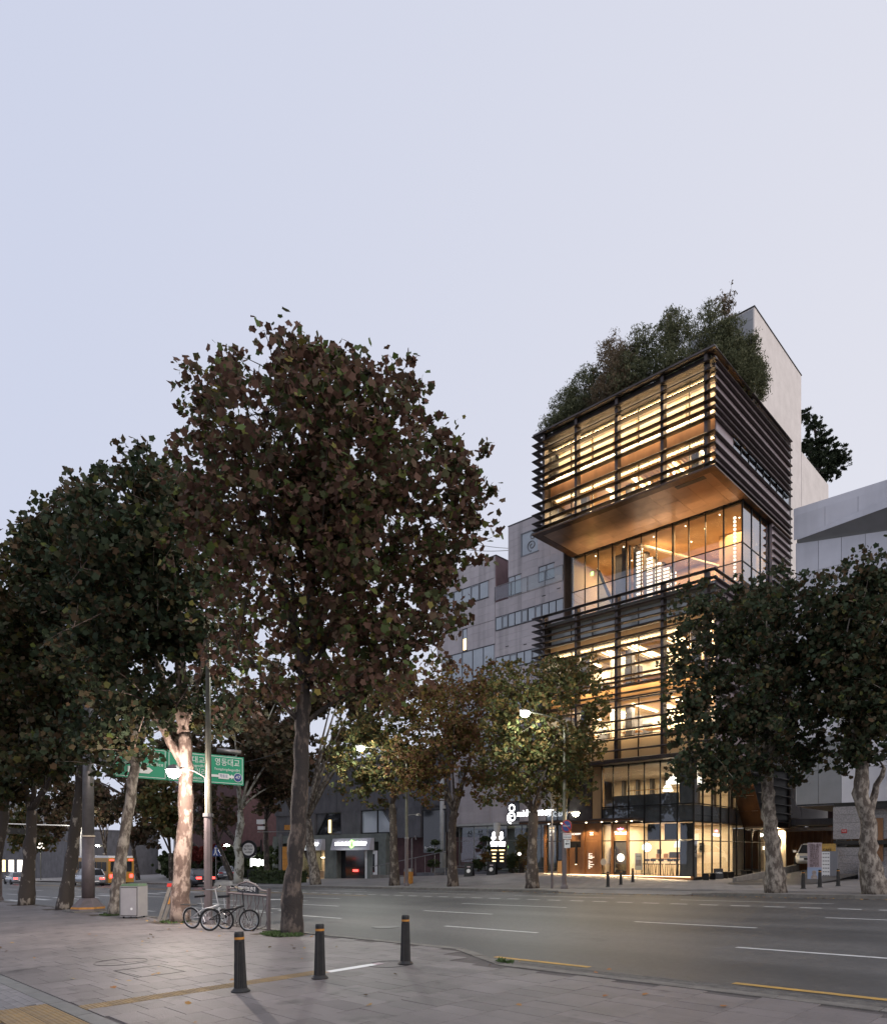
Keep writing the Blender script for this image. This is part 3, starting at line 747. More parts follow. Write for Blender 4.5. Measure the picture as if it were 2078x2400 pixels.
# floor slabs, back walls and rooms
def room(z0, z1, yb=7.0, wall='plaster', lamps=True, e=150, y0=1.45, lc=(1, .70, .40)):
    box('floor_slab', 'floorwood', T, XL + .6, -.55, y0, 12.1, z0 - .2, z0)
    box('ceiling', 'plaster', T, XL + .6, -.55, y0, 12.1, z1, z1 + .05)
    box('room_wall', wall, T, XL + .6, -.55, yb, yb + .1, z0, z1)
    for x in (-8.2, -4.4): box('room_wall', 'plaster', T, x - .06, x + .06, y0 + 1.8, yb, z0, z1)
    if lamps:
        for i, x in enumerate((-10.4, -8.0, -6.2, -3.6, -1.8)):
            f = MB().box(x - .06, x + .06, 2.4, 5.6, z1 - .09, z1 - .05).build('ceiling_light', 'warmtube', T)
            light('AREA', (x, 4, z1 - .12), e / 5 * 1.0, lc, 1.0, 3.2, T, name='ceiling_lamp')
    # desks and shelving give the rooms something to see
    for x in (-10.2, -7.0, -5.4, -2.6):
        box('desk', 'ply', T, x - .6, x + .6, 3.4, 4.1, z0 + .70, z0 + .75); box('shelf', 'darkconc', T, x - .5, x + .3, yb - .35, yb - .02, z0, z0 + 1.5)
room(26.0, 28.3, 4.6, 'plaster', e=200)
box('inner_blind', 'plaster', T, XL + .7, -.7, 2.1, 2.15, 26.0, 28.25)
for a in bay[1:-1]: box('blind_edge', 'ply', T, a - .55, a - .49, 2.05, 2.09, 26.0, 28.25)
light('AREA', (-6.1, 1.75, 28.2), 80, (1, .74, .45), 10.8, .3, T, name='cove_lamp'); light('AREA', (-6.1, 1.75, 26.08), 60, (1, .74, .45), 10.8, .25, T, rot=(R(180), 0, 0), name='cove_lamp'); room(22.75, 24.95, 6.5, 'ply', e=520)
room(11.95, 14.65, 6.0, e=540, lc=(1, .78, .53)); room(8.7, 10.95, 6.0, e=520, lc=(1, .78, .53)); room(7.15, 8.6, 3.2, e=100, lc=(1, .76, .5))
for z0, z1 in ((11.95, 14.65), (8.7, 10.95), (22.75, 24.95)):
    for x, y in ((-9.6, 2.2), (-6.8, 3.0), (-2.2, 2.4)): box('column', 'darkconc', T, x - .22, x + .22, y, y + .4, z0, z1)
    box('cabinet', 'darkconc', T, -8.0, -6.9, 4.6, 5.0, z0, z0 + 1.9); box('room_door', 'ply', T, -3.9, -3.0, 5.85, 5.95, z0, z0 + 2.05)
# warm cove strips under the slab edges that light the blades from behind
for z, x0, x1 in ((28.36, -11.6, -.6), (25.98, -11.6, -.6), (14.68, -11.6, -.6)):
    box('cove_light', 'warmlamp', T, x0, x1, 1.02, 1.06, z - .02, z + .01)
for z, e in ((28.3, 120), (26.5, 80), (24.95, 60), (14.6, 60), (11.8, 40), (9.2, 40)):
    light('AREA', (-6.1, 1.0, z), e, (1, .66, .32), 10.6, .2, T, rot=(R(20), 0, 0), name='cove_lamp')
# spotlights on tracks in the lower of the two floors
for x in (-1.2, -1.5, -2.5, -3.9, -4.2, -5.6, -6.1):
    MB().lathe([(.05, -.16), (.06, 0)], 8, (x, 2.2 + (x * 7 % 1) * 1.5, 24.8)).build('spotlight', 'warmtube', T)
for i in range(22): box('ceiling_batten', 'plaster', T, -5.8 + i * .24, -5.8 + i * .24 + .05, 1.5, 6.4, 24.80, 24.94)
for i in range(30): box('ceiling_batten', 'plaster', T, -9.6 + i * .3, -9.6 + i * .3 + .05, 1.5, 5.9, 14.45, 14.62)

# terrace and restaurant storey
box('terrace_floor', 'border', T, XL + .5, -.5, .5, 4.6, 16.35, 16.5); box('floor_slab', 'floorwood', T, XL + .1, -.4, 4.75, 12.2, 16.4, 16.6)
xr = [-12.19, -11.09, -10.04, -8.95, -7.92, -6.84, -5.78, -4.7, -3.63, -2.58, -1.48, -.37]
glazing(xr, [16.55, 18.8, 19.9], 4.7, 'glassR'); glazing(xr, [19.9, 22.38], 4.7)
glazing_side(-.37, [4.7, 6.1, 7.5, 8.95], [16.5, 18.8, 19.9, 22.38], 'glassS')
for x in (-8.9, -7.9, -4.66, -1.52): box('window_frame', 'ply', T, x - .03, x + .03, 4.78, 4.9, 16.6, 22.3)
box('side_wall', 'sidepanel', T, -.6, -.17, 9.0, 12.3, 16.5, 22.4); box('end_wall', 'plaster', T, XL, XL + .1, 4.8, 12, 16.6, 22.4)
for k in range(11): MB().sweep([(0, 9.0), (0, 12.3)], FS(17.3 + k * .48)).build('louvre', 'bronze', T)
box('ceiling', 'ply', T, XL + .1, -.45, 4.8, 12.1, 22.2, 22.3); box('room_wall', 'ply', T, XL + .2, -.5, 11.6, 11.7, 16.6, 22.2)
box('room_wall', 'ply', T, -3.2, -.9, 8.2, 8.3, 16.6, 22.2); box('column', 'darkconc', T, -9.9, -8.95, 6.2, 6.9, 16.6, 22.2)
box('column', 'darkconc', T, -8.6, -8.0, 5.3, 5.5, 16.6, 22.2)
MB().prism([(-11.2, 6.4, 16.6), (-9.4, 6.4, 16.6), (-9.4, 6.4, 18.4), (-11.2, 6.4, 21.9)], (0, .2, 0)).build('stair_wall', 'plaster', T)
MB().prism([(-9.3, 6.35, 17.2), (-9.0, 6.35, 17.0), (-10.9, 6.35, 21.6), (-11.2, 6.35, 21.8)], (0, .05, 0)).build('stair_edge', 'black', T)
for k, y in enumerate((5.5, 6.9, 8.1, 9.3, 10.4)):     # glowing slatted screens along the inner wall
    for j in range(20): box('screen_slat', 'glowsoft', T, -7.62, -7.22, y, y + .06, 16.8 + j * .25, 16.8 + j * .25 + .12)
    box('column', 'darkconc', T, -7.9, -7.65, y + .1, y + .5, 16.6, 22.2)
for j in range(22): box('screen_slat', 'glowsoft', T, -1.25, -1.12, 5.6, 5.7, 17.0 + j * .23, 17.0 + j * .23 + .12)
MB().prism([(-7.4, 5.3, 21.95), (-7.2, 5.3, 21.95), (-3.4, 11.5, 21.0), (-3.6, 11.5, 21.0)], (0, 0, .12)).build('ceiling_beam', 'plaster', T)
box('exit_sign', 'glowgreen', T, -11.2, -11.0, 5.6, 5.65, 21.1, 21.35)
for x in (-10.4, -8.3, -6.3, -4.2, -2.2):
    light('AREA', (x, 7, 22.1), 80 if x > -9 else 30, (1, .62, .30), 1.0, 3, T, name='ceiling_lamp')
    light('AREA', (x, 10, 22.1), 80 if x > -9 else 30, (1, .62, .30), 1.0, 2, T, name='ceiling_lamp')
for x in (-10.9, -9.2, -7.6, -6.0, -4.5, -3.0, -1.4):        # terrace uplights that graze the soffit
    MB().lathe([(.07, 0), (.07, .10), (.05, .12)], 10, (x, 4.35, 16.5)).build('uplight', 'black', T)
    light('SPOT', (x, 4.25, 16.75), 330, (1, .66, .36), .06, parent=T, rot=(R(164), 0, 0), name='uplight_lamp', spot=75)
for i in range(14): box('ceiling_light', 'warmtube', T, -10.6 + i * .72, -10.55 + i * .72, 5.2 + (i % 3) * 1.2, 5.26 + (i % 3) * 1.2, 22.17, 22.195)

# underside and lower side wall with the slanted cut
box('soffit_frame', 'bronze', T, XL + .02, -.02, .02, 12.3, 7.0, 7.14)
MB().sweep(PF, [(0, 7.02), (0, 7.22), (.14, 7.27), (.5, 7.25), (.5, 7.0)]).build('louvre', 'bronze', T)
cut = lambda z: 7.9 - (z - 3.35) * .717
P3 = [(-.28, cut(3.35), 3.35), (-.28, 12.35, 3.35), (-.28, 12.35, 6.98), (-.28, cut(6.98), 6.98)]
MB().prism(P3, (-.12, 0, 0)).build('side_wall', 'black', T)
z0 = 3.35
for k in range(4):                                   # copper reveal in folded panels
    za, zb = 3.35 + k * .91, 3.35 + (k + 1) * .91 - .015
    MB().quad((-.28, cut(za), za), (-.28, cut(zb), zb), (-1.56, cut(zb) + .02, zb), (-1.56, cut(za) + .02, za)).prism([(-.28, cut(za), za), (-.28, cut(zb), zb), (-.28, cut(zb) + .05, zb), (-.28, cut(za) + .05, za)], (-1.28, 0, 0)).build('reveal_panel', 'copper', T)
MB().prism([(-.26, cut(3.3) - .05, 3.3), (-.26, cut(3.3) + .05, 3.3), (-.26, cut(7) + .05, 7), (-.26, cut(7) - .05, 7)], (-.1, 0, 0)).build('reveal_edge', 'copper', T)
for k in range(6):
    z = 3.62 + k * .56; MB().box(-.20, -.02, cut(z) + .25, 12.3, z, z + .05).build('louvre', 'steel', T)
box('soffit_frame', 'copper', T, -1.6, -.16, cut(3.35), 12.4, 3.27, 3.35)
box('soffit_frame', 'darkconc', T, -.2, 4.6, 12.5, 20, 3.5, 3.9)
box('side_wall', 'rough', T, -.55, -.22, 12.45, 15.5, 3.35, 7.2)

# ground storey
box('plinth', 'rust', T, -11.7, -1.6, .84, 1.0, -.2, .34)
box('plinth', 'black', T, -1.72, -1.5, .84, 13.3, -.2, .24)
xs = [-7.45, -6.67, -5.63, -4.6, -3.6, -2.56, -1.62]
glazing(xs, [3.45, 4.45, 7.0], .9, 'glassD' if False else 'glass', .055)
glazing([-4.6, -3.6, -2.56, -1.62], [.3, 2.38, 3.45], .9, 'glass', .055)
glazing([-5.63, -4.6], [.3, 2.38, 3.45], .9, 'glass', .055)
ys = [.9, 2.09, 3.34, 4.55, 5.79, 6.99, 8.25]
glazing_side(-1.6, ys, [.26, 2.36, 3.42, 4.45, 7.0], 'glass', .05)
glazing_side(-1.6, [8.25, 9.51, 10.89, 12.16, 13.3], [.26, 2.36, 3.25], 'glass', .05)
# entrance bays: rusted steel piers, doors, panels
for a, c in ((-11.7, -11.53), (-9.98, -9.86), (-8.85, -8.62), (-7.70, -7.45), (-6.72, -6.62), (-5.68, -5.58)): box('pier', 'rust', T, a, c, .72, .95, .3, 3.5)
glazing([-11.5, -10.8], [.55, 2.42, 3.48], .9, 'glass'); glazing([-10.72, -10.0], [1.2, 2.42, 3.48], .9, 'glassD'); box('base_panel', 'ply', T, -10.72, -10.0, .88, .93, .34, 1.17)
box('door_head', 'black', T, -9.84, -8.87, .86, .94, 2.0, 2.4); box('wall_panel', 'rust', T, -9.84, -8.87, .87, .93, 2.42, 3.5)
d = box('door', 'rust', T, -9.84, -8.87, .87, .93, .32, 1.98); box('door_handle', 'black', d, -9.33, -9.20, .80, .86, .95, 2.28); box('door_light', 'warmlamp', d, -9.32, -9.21, .795, .80, .93, .95)
box('wall_panel', 'rust', T, -8.6, -7.72, .87, .93, 2.42, 3.5); box('wall_panel', 'rust', T, -8.6, -7.72, .86, .92, .34, 2.4)
glazing([-7.43, -6.74], [.4, 2.40, 3.48], .9, 'glass')
box('wall_panel', 'ply', T, -6.6, -5.7, .90, .95, 2.42, 3.5)
dd = box('door', 'glassD', T, -6.58, -5.72, .89, .91, .34, 2.38)
for (a, c, z0, z1) in ((-6.6, -6.54, .32, 2.4), (-5.76, -5.7, .32, 2.4), (-6.54, -5.76, 2.30, 2.4), (-6.54, -5.76, .32, .60)): box('door_frame', 'black', dd, a, c, .86, .94, z0, z1)
box('door_handle', 'steel', dd, -6.52, -6.49, .80, .83, .5, 1.9); MB().lathe([(.24, 0), (.24, .02)], 28).build('door_disc', 'glowsoft', dd, (-6.13, .86, 1.38)).rotation_euler = (R(90), 0, 0)
box('upper_panel', 'black', T, -6.58, -5.72, .955, .985, 2.42, 3.48)
text('The Bread', 'lettering', .24, 'glowwhite', T, (-6.15, .85, 2.85), width=.78); MB().prism([(-6.30, .84, 3.04), (-6.0, .84, 3.04), (-5.95, .84, 3.16), (-6.08, .84, 3.10), (-6.15, .84, 3.2), (-6.22, .84, 3.10), (-6.35, .84, 3.16)], (0, .01, 0)).build('crown_emblem', 'glowpink', T)
for a in (-4.55, -3.5, -2.52): box('blind_panel', 'black', T, a + .1, a + .86, 1.02, 1.06, 2.42, 3.35)
o = text('The Bread', 'lettering', .2, 'glowwhite', T, (-1.56, 3.9, 2.72), rz=R(90), width=.75)
MB().prism([(-1.55, 3.78, 2.9), (-1.55, 4.02, 2.9), (-1.55, 4.06, 3.0), (-1.55, 3.95, 2.96), (-1.55, 3.9, 3.05), (-1.55, 3.85, 2.96), (-1.55, 3.74, 3.0)], (-.01, 0, 0)).build('crown_emblem', 'glowpink', T)
# lettering on the entrance
text('미도빌딩', 'lettering', .085, 'glowamber', T, (-11.15, .84, 3.28), width=.34); text('710', 'lettering', .24, 'glowsoft', T, (-11.15, .84, 3.07)); text('MIDO', 'lettering', .08, 'glowsoft', T, (-11.2, .84, 2.83))
text('mido ACADEMY', 'lettering', .17, 'glowsoft', T, (-9.42, .83, 2.86), width=1.0)
MB().box(-8.28, -8.04, .83, .85, 2.78, 2.81).box(-8.2, -8.12, .83, .85, 2.82, 2.9).box(-8.28, -8.04, .83, .85, 2.91, 2.94).build('emblem', 'glowsoft', T)
rs = random.Random(2)
lines = ['1F  The Bread', '2F  Dining', '3F  Academy Office', '4F  Lecture Room', '5F  Design Studio', '', '6F  Terrace', '7F  Gallery', '8F  Lounge', 'B1  Parking', 'B2  Parking']
for k, s in enumerate(['The Bread', 'mido', 'ACADEMY', 'mido ACADEMY', 'ACADEMY', '', 'mido', 'ACADEMY', 'mido', 'The Bread mido', 'mido', 'ACADEMY', 'mido']):
    if s: text(s, 'lettering', .062, 'glowsoft', T, (-8.38, .84, 1.62 - k * .075), align='LEFT')
# canopy over the entrance
box('canopy', 'bronze', T, -12.9, -4.62, -.35, .86, 3.56, 3.72); box('canopy_edge', 'copper', T, -12.9, -4.62, -.36, -.35 + .006, 3.54, 3.64)
box('cove_light', 'warmlamp', T, -11.6, -1.7, .70, .73, .30, .315)
for x in (-11, -10, -8.2, -7.1, -6.1, -5.1): 
    light('SPOT', (x, .3, 3.5), 95, (1, .66, .32), .05, parent=T, rot=(R(14), 0, 0), name='canopy_lamp', spot=95)
    MB().lathe([(.05, 0), (.05, .03)], 10, (x, .3, 3.52)).build('downlight', 'warmtube', T)
light('AREA', (-6.7, .62, .36), 34, (1, .7, .38), 9.8, .06, T, rot=(R(-55), 0, 0), name='base_lamp')
# mezzanine level: balustrade, left pier, side windows
box('floor_slab', 'darkconc', T, -11.6, -1.7, 1.0, 13, 3.5, 4.4)
box('balustrade', 'darkconc', T, -7.0, -2.7, 1.35, 1.42, 4.4, 5.15)
box('pier', 'darkconc', T, -2.5, -1.7, 1.05, 1.6, 4.45, 7.0); box('pier', 'darkconc', T, -2.48, -1.72, 1.05, 1.6, .3, 2.35)
box('pier', 'bronze', T, -9.9, -8.2, .92, 1.3, 3.74, 7.0); box('pier', 'ply', T, -8.15, -7.5, .95, 1.25, 3.74, 7.0)
glazing([-11.6, -10.75, -9.92], [3.75, 4.6, 7.0], .9, 'glass')
box('blind_panel', 'blind', T, -11.55, -9.95, 1.3, 1.33, 4.4, 7.0)
box('ceiling', 'plaster', T, -11.6, -1.7, 1.05, 12.9, 6.9, 6.96); box('room_wall', 'plaster', T, -11.5, -1.7, 9.0, 9.1, 4.4, 6.9)
for i in range(8):
    x = -10.5 + i * 1.1; box('column', 'darkconc', T, x, x + .18, 8.6, 8.98, 4.4, 6.9)
    for k in range(3): box('wall_frame', 'signwhite', T, x + .28 + k * .24, x + .31 + k * .24, 8.9, 8.96, 5.6, 6.5)
    box('wall_frame', 'plaster', T, x + .24, x + 1.0, 8.86, 8.95, 5.5, 5.58)
box('railing', 'ply', T, -7.0, -2.7, 3.0, 3.04, 5.55, 5.6)
for x, y, s in ((-3.3, 1.9, 1), (-2.4, 3.2, .9), (-5.9, 6.5, .8)):
    p = MB().lathe([(.42 * s, 0), (.41 * s, .06), (.36 * s, .22), (.24 * s, .38), (.06 * s, .46)], 24, (x, y, 5.72)).tube([(x, y, 6.15), (x, y, 6.9)], .012, 5).build('pendant_lamp', 'glowsoft', T, smooth=True)
for x in (-9.5, -6.5, -3.5): light('AREA', (x, 5, 6.85), 85, (1, .70, .40), 2, 5, T, name='ceiling_lamp')
# cafe at street level
box('floor_slab', 'floorwood', T, -11.6, -1.7, 1.02, 13.2, .16, .30); box('ceiling', 'plaster', T, -7.4, -1.7, 1.05, 12.9, 3.42, 3.46)
box('room_wall', 'plaster', T, -7.4, -1.7, 6.6, 6.7, .3, 3.4); box('room_wall', 'plaster', T, -7.5, -7.42, 1.2, 6.6, .3, 3.4); box('room_wall', 'ply', T, -11.5, -7.55, 3.2, 3.3, .3, 3.4)
box('room_wall', 'plaster', T, -2.9, -1.75, 8.4, 8.5, .3, 3.2)
MB().box(-4.9, -3.9, 6.5, 6.58, 1.5, 2.5).build('menu_board', 'signwhite', T); box('menu_board', 'black', T, -3.75, -3.45, 6.45, 6.5, 1.7, 2.3)
for x in (-6.2, -4.3, -2.6): light('AREA', (x, 3.8, 3.38), 72, (1, .76, .48), 1.4, 4, T, name='ceiling_lamp')
light('AREA', (-9.6, 2.2, 3.38), 30, (1, .7, .4), 2.5, 1, T, name='ceiling_lamp'); light('AREA', (-2.2, 10.5, 3.2), 22, (1, .76, .48), .8, 4, T, name='ceiling_lamp')
box('end_wall', 'plaster', T, -2.2, -1.62, 13.32, 13.5, .3, 3.25); box('door', 'plaster', T, -1.5, -.7, 13.1, 13.2, .2, 3.2)
light('POINT', (-1.1, 12.6, 2.9), 60, (1, .72, .42), .08, parent=T, name='wall_lamp'); box('wall_lamp', 'warmtube', T, -1.16, -1.04, 13.0, 13.08, 1.9, 2.1)
MB().lathe([(.21, -.21), (.21, .21)], 4).build('x', 'black', T); bpy.data.objects.remove(bpy.data.objects['x'])
# tower furniture and roof planting stand on their own
def tw_thing(name, label, cat, x, y, z, rz=0, group=None):
    u, v = TW(x, y); return thing(name, label, cat, (u, v, z), TR + rz, group)
c = tw_thing('service_counter', 'pale cafe counter with coffee gear on it, behind the bar tables', 'counter', -4.7, 5.0, .3)
box('counter_top', 'ply', c, -1.4, 1.3, -.3, .3, 1.0, 1.05); box('counter_front', 'plaster', c, -1.35, 1.25, -.25, .25, 0, .998)
for i in range(5): box('coffee_jar', 'rust', c, -1.2 + i * .5, -1.0 + i * .5, -.1, .08, 1.052, 1.3)
box('coffee_machine', 'black', c, -.3, .3, -.15, .2, 1.052, 1.42); box('coffee_machine', 'darkconc', c, .5, .95, -.15, .2, 1.052, 1.5); box('menu_stand', 'black', c, -1.1, -.8, -.2, -.18, 1.31, 1.6); box('back_shelf', 'ply', c, -1.3, 1.2, 1.2, 1.5, 1.3, 1.34)
g = tw_thing('globe_lamp', 'round white glowing globe lamp hanging by the cafe window', 'lamp', -4.98, 1.9, 2.0)
s_ = MB(); s_.lathe([(.01, -.26), (.15, -.21), (.24, -.1), (.26, 0), (.24, .1), (.15, .21), (.01, .26)], 20); s_.build('globe', 'glowwhite', g, smooth=True); MB().tube([(0, 0, .26), (0, 0, 1.4)], .01, 5).build('cord', 'black', g)
g = tw_thing('dome_lamp', 'pale dome pendant lamp hanging over the cafe bar tables', 'lamp', -2.9, 2.0, 2.0)
MB().lathe([(.36, 0), (.35, .06), (.30, .24), (.2, .38), (.05, .45)], 22).build('shade', 'glowsoft', g, smooth=True); MB().tube([(0, 0, .45), (0, 0, 1.4)], .01, 5).build('cord', 'black', g)
def table(x, y, lab):
    t = tw_thing('bar_table', lab, 'table', x, y, .3, 0, 'tables in the cafe window')
    box('tabletop', 'black', t, -.5, .5, -.28, .28, .96, 1.02); MB().tube([(0, 0, .02), (0, 0, .98)], .035, 8).build('leg', 'black', t); box('foot', 'black', t, -.25, .25, -.25, .25, 0, .02)
table(-4.2, 2.1, 'black bar table nearest the glowing globe lamp in the cafe'); table(-2.9, 2.2, 'black bar table under the dome lamp near the cafe corner')
st0 = tw_thing('bar_stool', 'slim metal bar stool behind the poster, first in the cafe window', 'stool', -4.95, 1.7, .3, 0, 'stools in the cafe window')
box('seat', 'black', st0, -.17, .17, -.17, .17, .68, .73); box('backrest', 'black', st0, -.17, .17, .15, .18, .86, 1.0); box('back_post', 'black', st0, -.02, .02, .155, .175, .73, .87)
lm_ = MB().tube([(.12, .12, .68), (.17, .17, 0)], .02, 5).mesh('leg', 'black')
for k in range(4): me_obj('leg', lm_, st0, rot=(0, 0, k * math.pi / 2))
SL = ['metal bar stool at the left end of the first bar table', 'metal bar stool under the right half of the first bar table', 'metal bar stool between the two bar tables of the cafe',
      'metal bar stool under the dome lamp at the second table', 'metal bar stool at the right end of the second bar table', 'metal bar stool nearest the glass corner of the cafe']
for k, (x, y) in enumerate(((-4.5, 1.6), (-4.0, 1.6), (-3.45, 1.65), (-3.05, 1.6), (-2.65, 1.6), (-2.2, 2.1))):
    u, v = TW(x, y); copy_tree(st0, (u, v, .3), TR, SL[k])
p = tw_thing('standing_poster', 'white standing poster with a bowl picture inside the cafe glass', 'poster', -5.08, 1.1, .3)
box('sheet', 'signwhite', p, -.23, .23, -.01, .01, .35, 1.35); box('picture', 'banner', p, -.18, .18, -.014, -.0105, .6, .95); text('COFFEE', 'lettering', .09, 'black', p, (0, -.016, 1.15)); MB().tube([(-.2, .03, 0), (0, .03, 1.3), (.2, .03, 0)], .012, 5).build('stand', 'black', p)
p = tw_thing('round_stand_sign', 'cream round sign on folding legs beside the cafe door', 'sign', -7.0, .35, zfar(*TW(-7.0, .35)) + .012)
MB().lathe([(.21, 0), (.21, .02)], 24, ).build('disc', 'plaster', p, (0, 0, .85)).rotation_euler = (R(90), 0, 0); MB().tube([(-.18, .03, 0), (-.04, .03, .7)], .015, 5).tube([(.18, .03, 0), (.04, .03, .7)], .015, 5).build('leg', 'ply', p)
sh = tw_thing('display_shelf', 'open shelf of small goods behind the narrow window left of the door', 'shelf', -7.15, 1.9, .3)
box('shelf_side', 'ply', sh, -.3, -.27, -.15, .15, 0, 1.6); box('shelf_side', 'ply', sh, .27, .3, -.15, .15, 0, 1.6)
for k in range(5):
    box('shelf_board', 'ply', sh, -.27, .27, -.15, .15, .1 + k * .36, .13 + k * .36)
    for i in range(3): box('package', ['signwhite', 'copper', 'blind'][(k + i) % 3], sh, -.22 + i * .17, -.12 + i * .17, -.1, .05, .132 + k * .36, .3 + k * .36)
# low boards and benches along the side glass
for k, (y, lab) in enumerate(((1.6, 'low black bench against the tower glass, nearest the corner'), (4.2, 'low black bench in the middle of the side glass'), (7.0, 'low black bench near the ramp wall by the side glass'))):
    u, v = TW(-1.0, y); t = thing('low_bench', lab, 'bench', (u, v, zfar(u, v)), TR, 'benches along the side glass')
    box('seat', 'black', t, -.18, .18, -.55, .55, .34, .38)
    for q in (-.45, .45): box('leg', 'black', t, -.16, .16, q - .03, q + .03, 0, .34)
u, v = TW(-1.0, 2.9); t = thing('chalk_board', 'small black folding chalkboard between the benches at the side glass', 'sign', (u, v, zfar(u, v)), TR + R(35))
MB().prism([(-.25, 0, 0), (.25, 0, 0), (.25, .14, .6), (-.25, .14, .6)], (0, .02, 0)).build('board', 'black', t); MB().prism([(-.25, .32, 0), (.25, .32, 0), (.25, .17, .6), (-.25, .17, .6)], (0, .02, 0)).build('board', 'black', t); text('OPEN', 'lettering', .14, 'signwhite', t, (0, .04, .35), tilt=R(77))

# big "8 mido ACADEMY" sign above the canopy edge
u, v = TW(-13.7, -.1); sg = thing('lettering_sign', 'glowing white spiral figure and big white letters above the entrance canopy', 'sign', (u, v, 3.74), TR)
sp = MB(); pts = []
for k in range(40):
    a = R(-100) - k / 39 * R(560) ; r = .34 - .26 * k / 39
    pts.append((.0 + 1.2 * r * math.cos(a), 0, .30 + 1.2 * r * math.sin(a)))
sp.tube(pts, .034, 6); sp.tube([(.22 * math.cos(R(a)), 0, .92 + .22 * math.sin(R(a))) for a in range(0, 361, 20)], .04, 6)
sp.build('spiral_figure', 'glowwhite', sg)
text('mido', 'lettering', .62, 'glowwhite', sg, (1.05, 0, .52), width=1.15, ext=.03); text('ACADEMY', 'lettering', .50, 'glowwhite', sg, (2.5, 0, .50), width=1.65, ext=.03)
MB().tube([(-.3, .06, -.02), (3.4, .06, -.02)], .02, 6).tube([(-.2, .06, -.02), (-.2, .06, .9)], .015, 5).build('sign_rail', 'black', sg)
light('AREA', (1.4, -.15, .5), 14, (1, 1, 1), 3.4, .3, sg, rot=(R(-90), 0, 0), name='sign_glow')
# ------------------------------------------------------------------ neighbouring buildings (same street frame as the tower)
def LW(x, y, z=0): u, v = TW(x, y); return (u, v, z)
# --- pale stone building left of the tower
Bd = thing('stone_building', 'pale grey stone-clad building with ribbon windows left of the louvred tower', 'building', TO, TR)
YB = 5.0
def clad(x0, x1, z0, z1, y=YB, w=1.25, h=.55, m='midostone', seed=1, parent=Bd, name='cladding_panel', d=.03, cap=400):
    r = random.Random(seed); n = max(1, round((x1 - x0) / w)); k = max(1, round((z1 - z0) / h)); c = 0
    pw = (x1 - x0) / n; ph = (z1 - z0) / k
    me = MB().box(.004, pw - .004, 0, d, .004, ph - .004).mesh(name, m)
    for i in range(n):
        for j in range(k): me_obj(name, me, parent, (x0 + i * pw, y - d + r.random() * .004, z0 + j * ph))
box('wall', 'midostone', Bd, -25.0, -13.05, YB + .01, 18, 4.0, 21.0); box('wall', 'midostone', Bd, -25.6, -19.35, YB + .01, 18, 21.0, 24.7)
box('wall', 'midostone', Bd, -18.06, -13.05, YB + .01, 18, 21.0, 26.5); box('wall', 'midopink', Bd, -19.34, -18.07, YB + 4.5, 9.6, 21.0, 24.7)
box('wall', 'midopink', Bd, -19.35, -19.3, YB + .02, YB + 4.5, 21.1, 24.7)
MB().box(-18.1, -13.0, YB - .03, 18, 26.5, 26.58).build('coping', 'darkconc', Bd); MB().box(-25.7, -19.26, YB - .03, 18, 24.7, 24.76).build('coping', 'darkconc', Bd)
for (a, c, z0, z1, s) in ((-18.06, -16.75, 21.1, 26.45, 1), (-16.75, -15.3, 25.5, 26.45, 2), (-16.75, -15.3, 21.1, 23.9, 3), (-15.3, -13.05, 21.1, 26.45, 4), (-19.3, -13.05, 19.9, 21.05, 5), (-19.3, -13.05, 16.8, 18.8, 11),
                       (-25.6, -19.35, 23.0, 24.65, 6), (-25.6, -19.35, 19.75, 21.6, 7), (-22.2, -19.35, 17.9, 19.7, 8), (-25.6, -22.75, 17.9, 19.7, 15), (-25.0, -19.35, 14.9, 15.3, 9), (-19.3, -13.05, 13.6, 15.7, 10), (-25.0, -13.05, 11.0, 12.4, 13), (-25.0, -13.05, 8.4, 9.9, 12)):
    clad(a, c, z0, z1, seed=s)
def winband(x0, x1, z0, z1, n, dark=(), y=YB, op=()):
    w = (x1 - x0) / n
    for i in range(n):
        a = x0 + i * w; box('window_pane', 'darkwin' if i in dark else 'paleglass', Bd, a + .05, a + w - .05, y - .045, y + .01, z0 + .05, z1 - .05)
        box('window_frame', 'darkconc', Bd, a - .02, a + .02, y - .07, y + .008, z0, z1)
        if i in op:
            for (p, q, r_, t_) in ((a + .03, a + .1, z0, z1), (a + w - .1, a + w - .03, z0, z1)): box('window_frame', 'greydark', Bd, p, q, y - .08, y - .046, r_, t_)
            for zz in (z0 + .03, z1 - .1): box('window_frame', 'greydark', Bd, a + .1, a + w - .1, y - .08, y - .046, zz, zz + .07)
    for z in (z0, z1): box('window_frame', 'darkconc', Bd, x0, x1, y - .075, y + .006, z - .025, z + .025)
winband(-19.28, -13.05, 18.85, 19.85, 10, op=(1, 4, 6)); winband(-19.28, -13.05, 15.75, 16.75, 9, op=(2, 5)); winband(-25.0, -19.4, 15.35, 17.85, 5); winband(-25.0, -13.05, 12.45, 13.5, 16, op=(3, 8)); winband(-25.0, -13.05, 9.95, 10.9, 16, op=(4, 9))
winband(-25.5, -20.0, 21.65, 22.95, 6, op=(1, 4)); winband(-22.7, -22.25, 17.95, 19.7, 1)
box('lit_window', 'glowamber', Bd, -22.64, -22.32, YB - .06, YB - .047, 18.0, 18.9)
winband(-18.0, -16.8, 21.2, 22.6, 2); winband(-15.2, -13.8, 21.5, 22.6, 2)
MB().box(-16.75, -15.3, YB - .012, YB, 23.9, 25.5).build('sign_panel', 'paleglass', Bd); MB().box(-16.85, -16.75, YB - .06, YB, 23.85, 25.55).box(-16.85, -15.2, YB - .06, YB, 25.5, 25.58).box(-16.85, -15.2, YB - .06, YB, 23.82, 23.9).build('sign_frame', 'greydark', Bd)
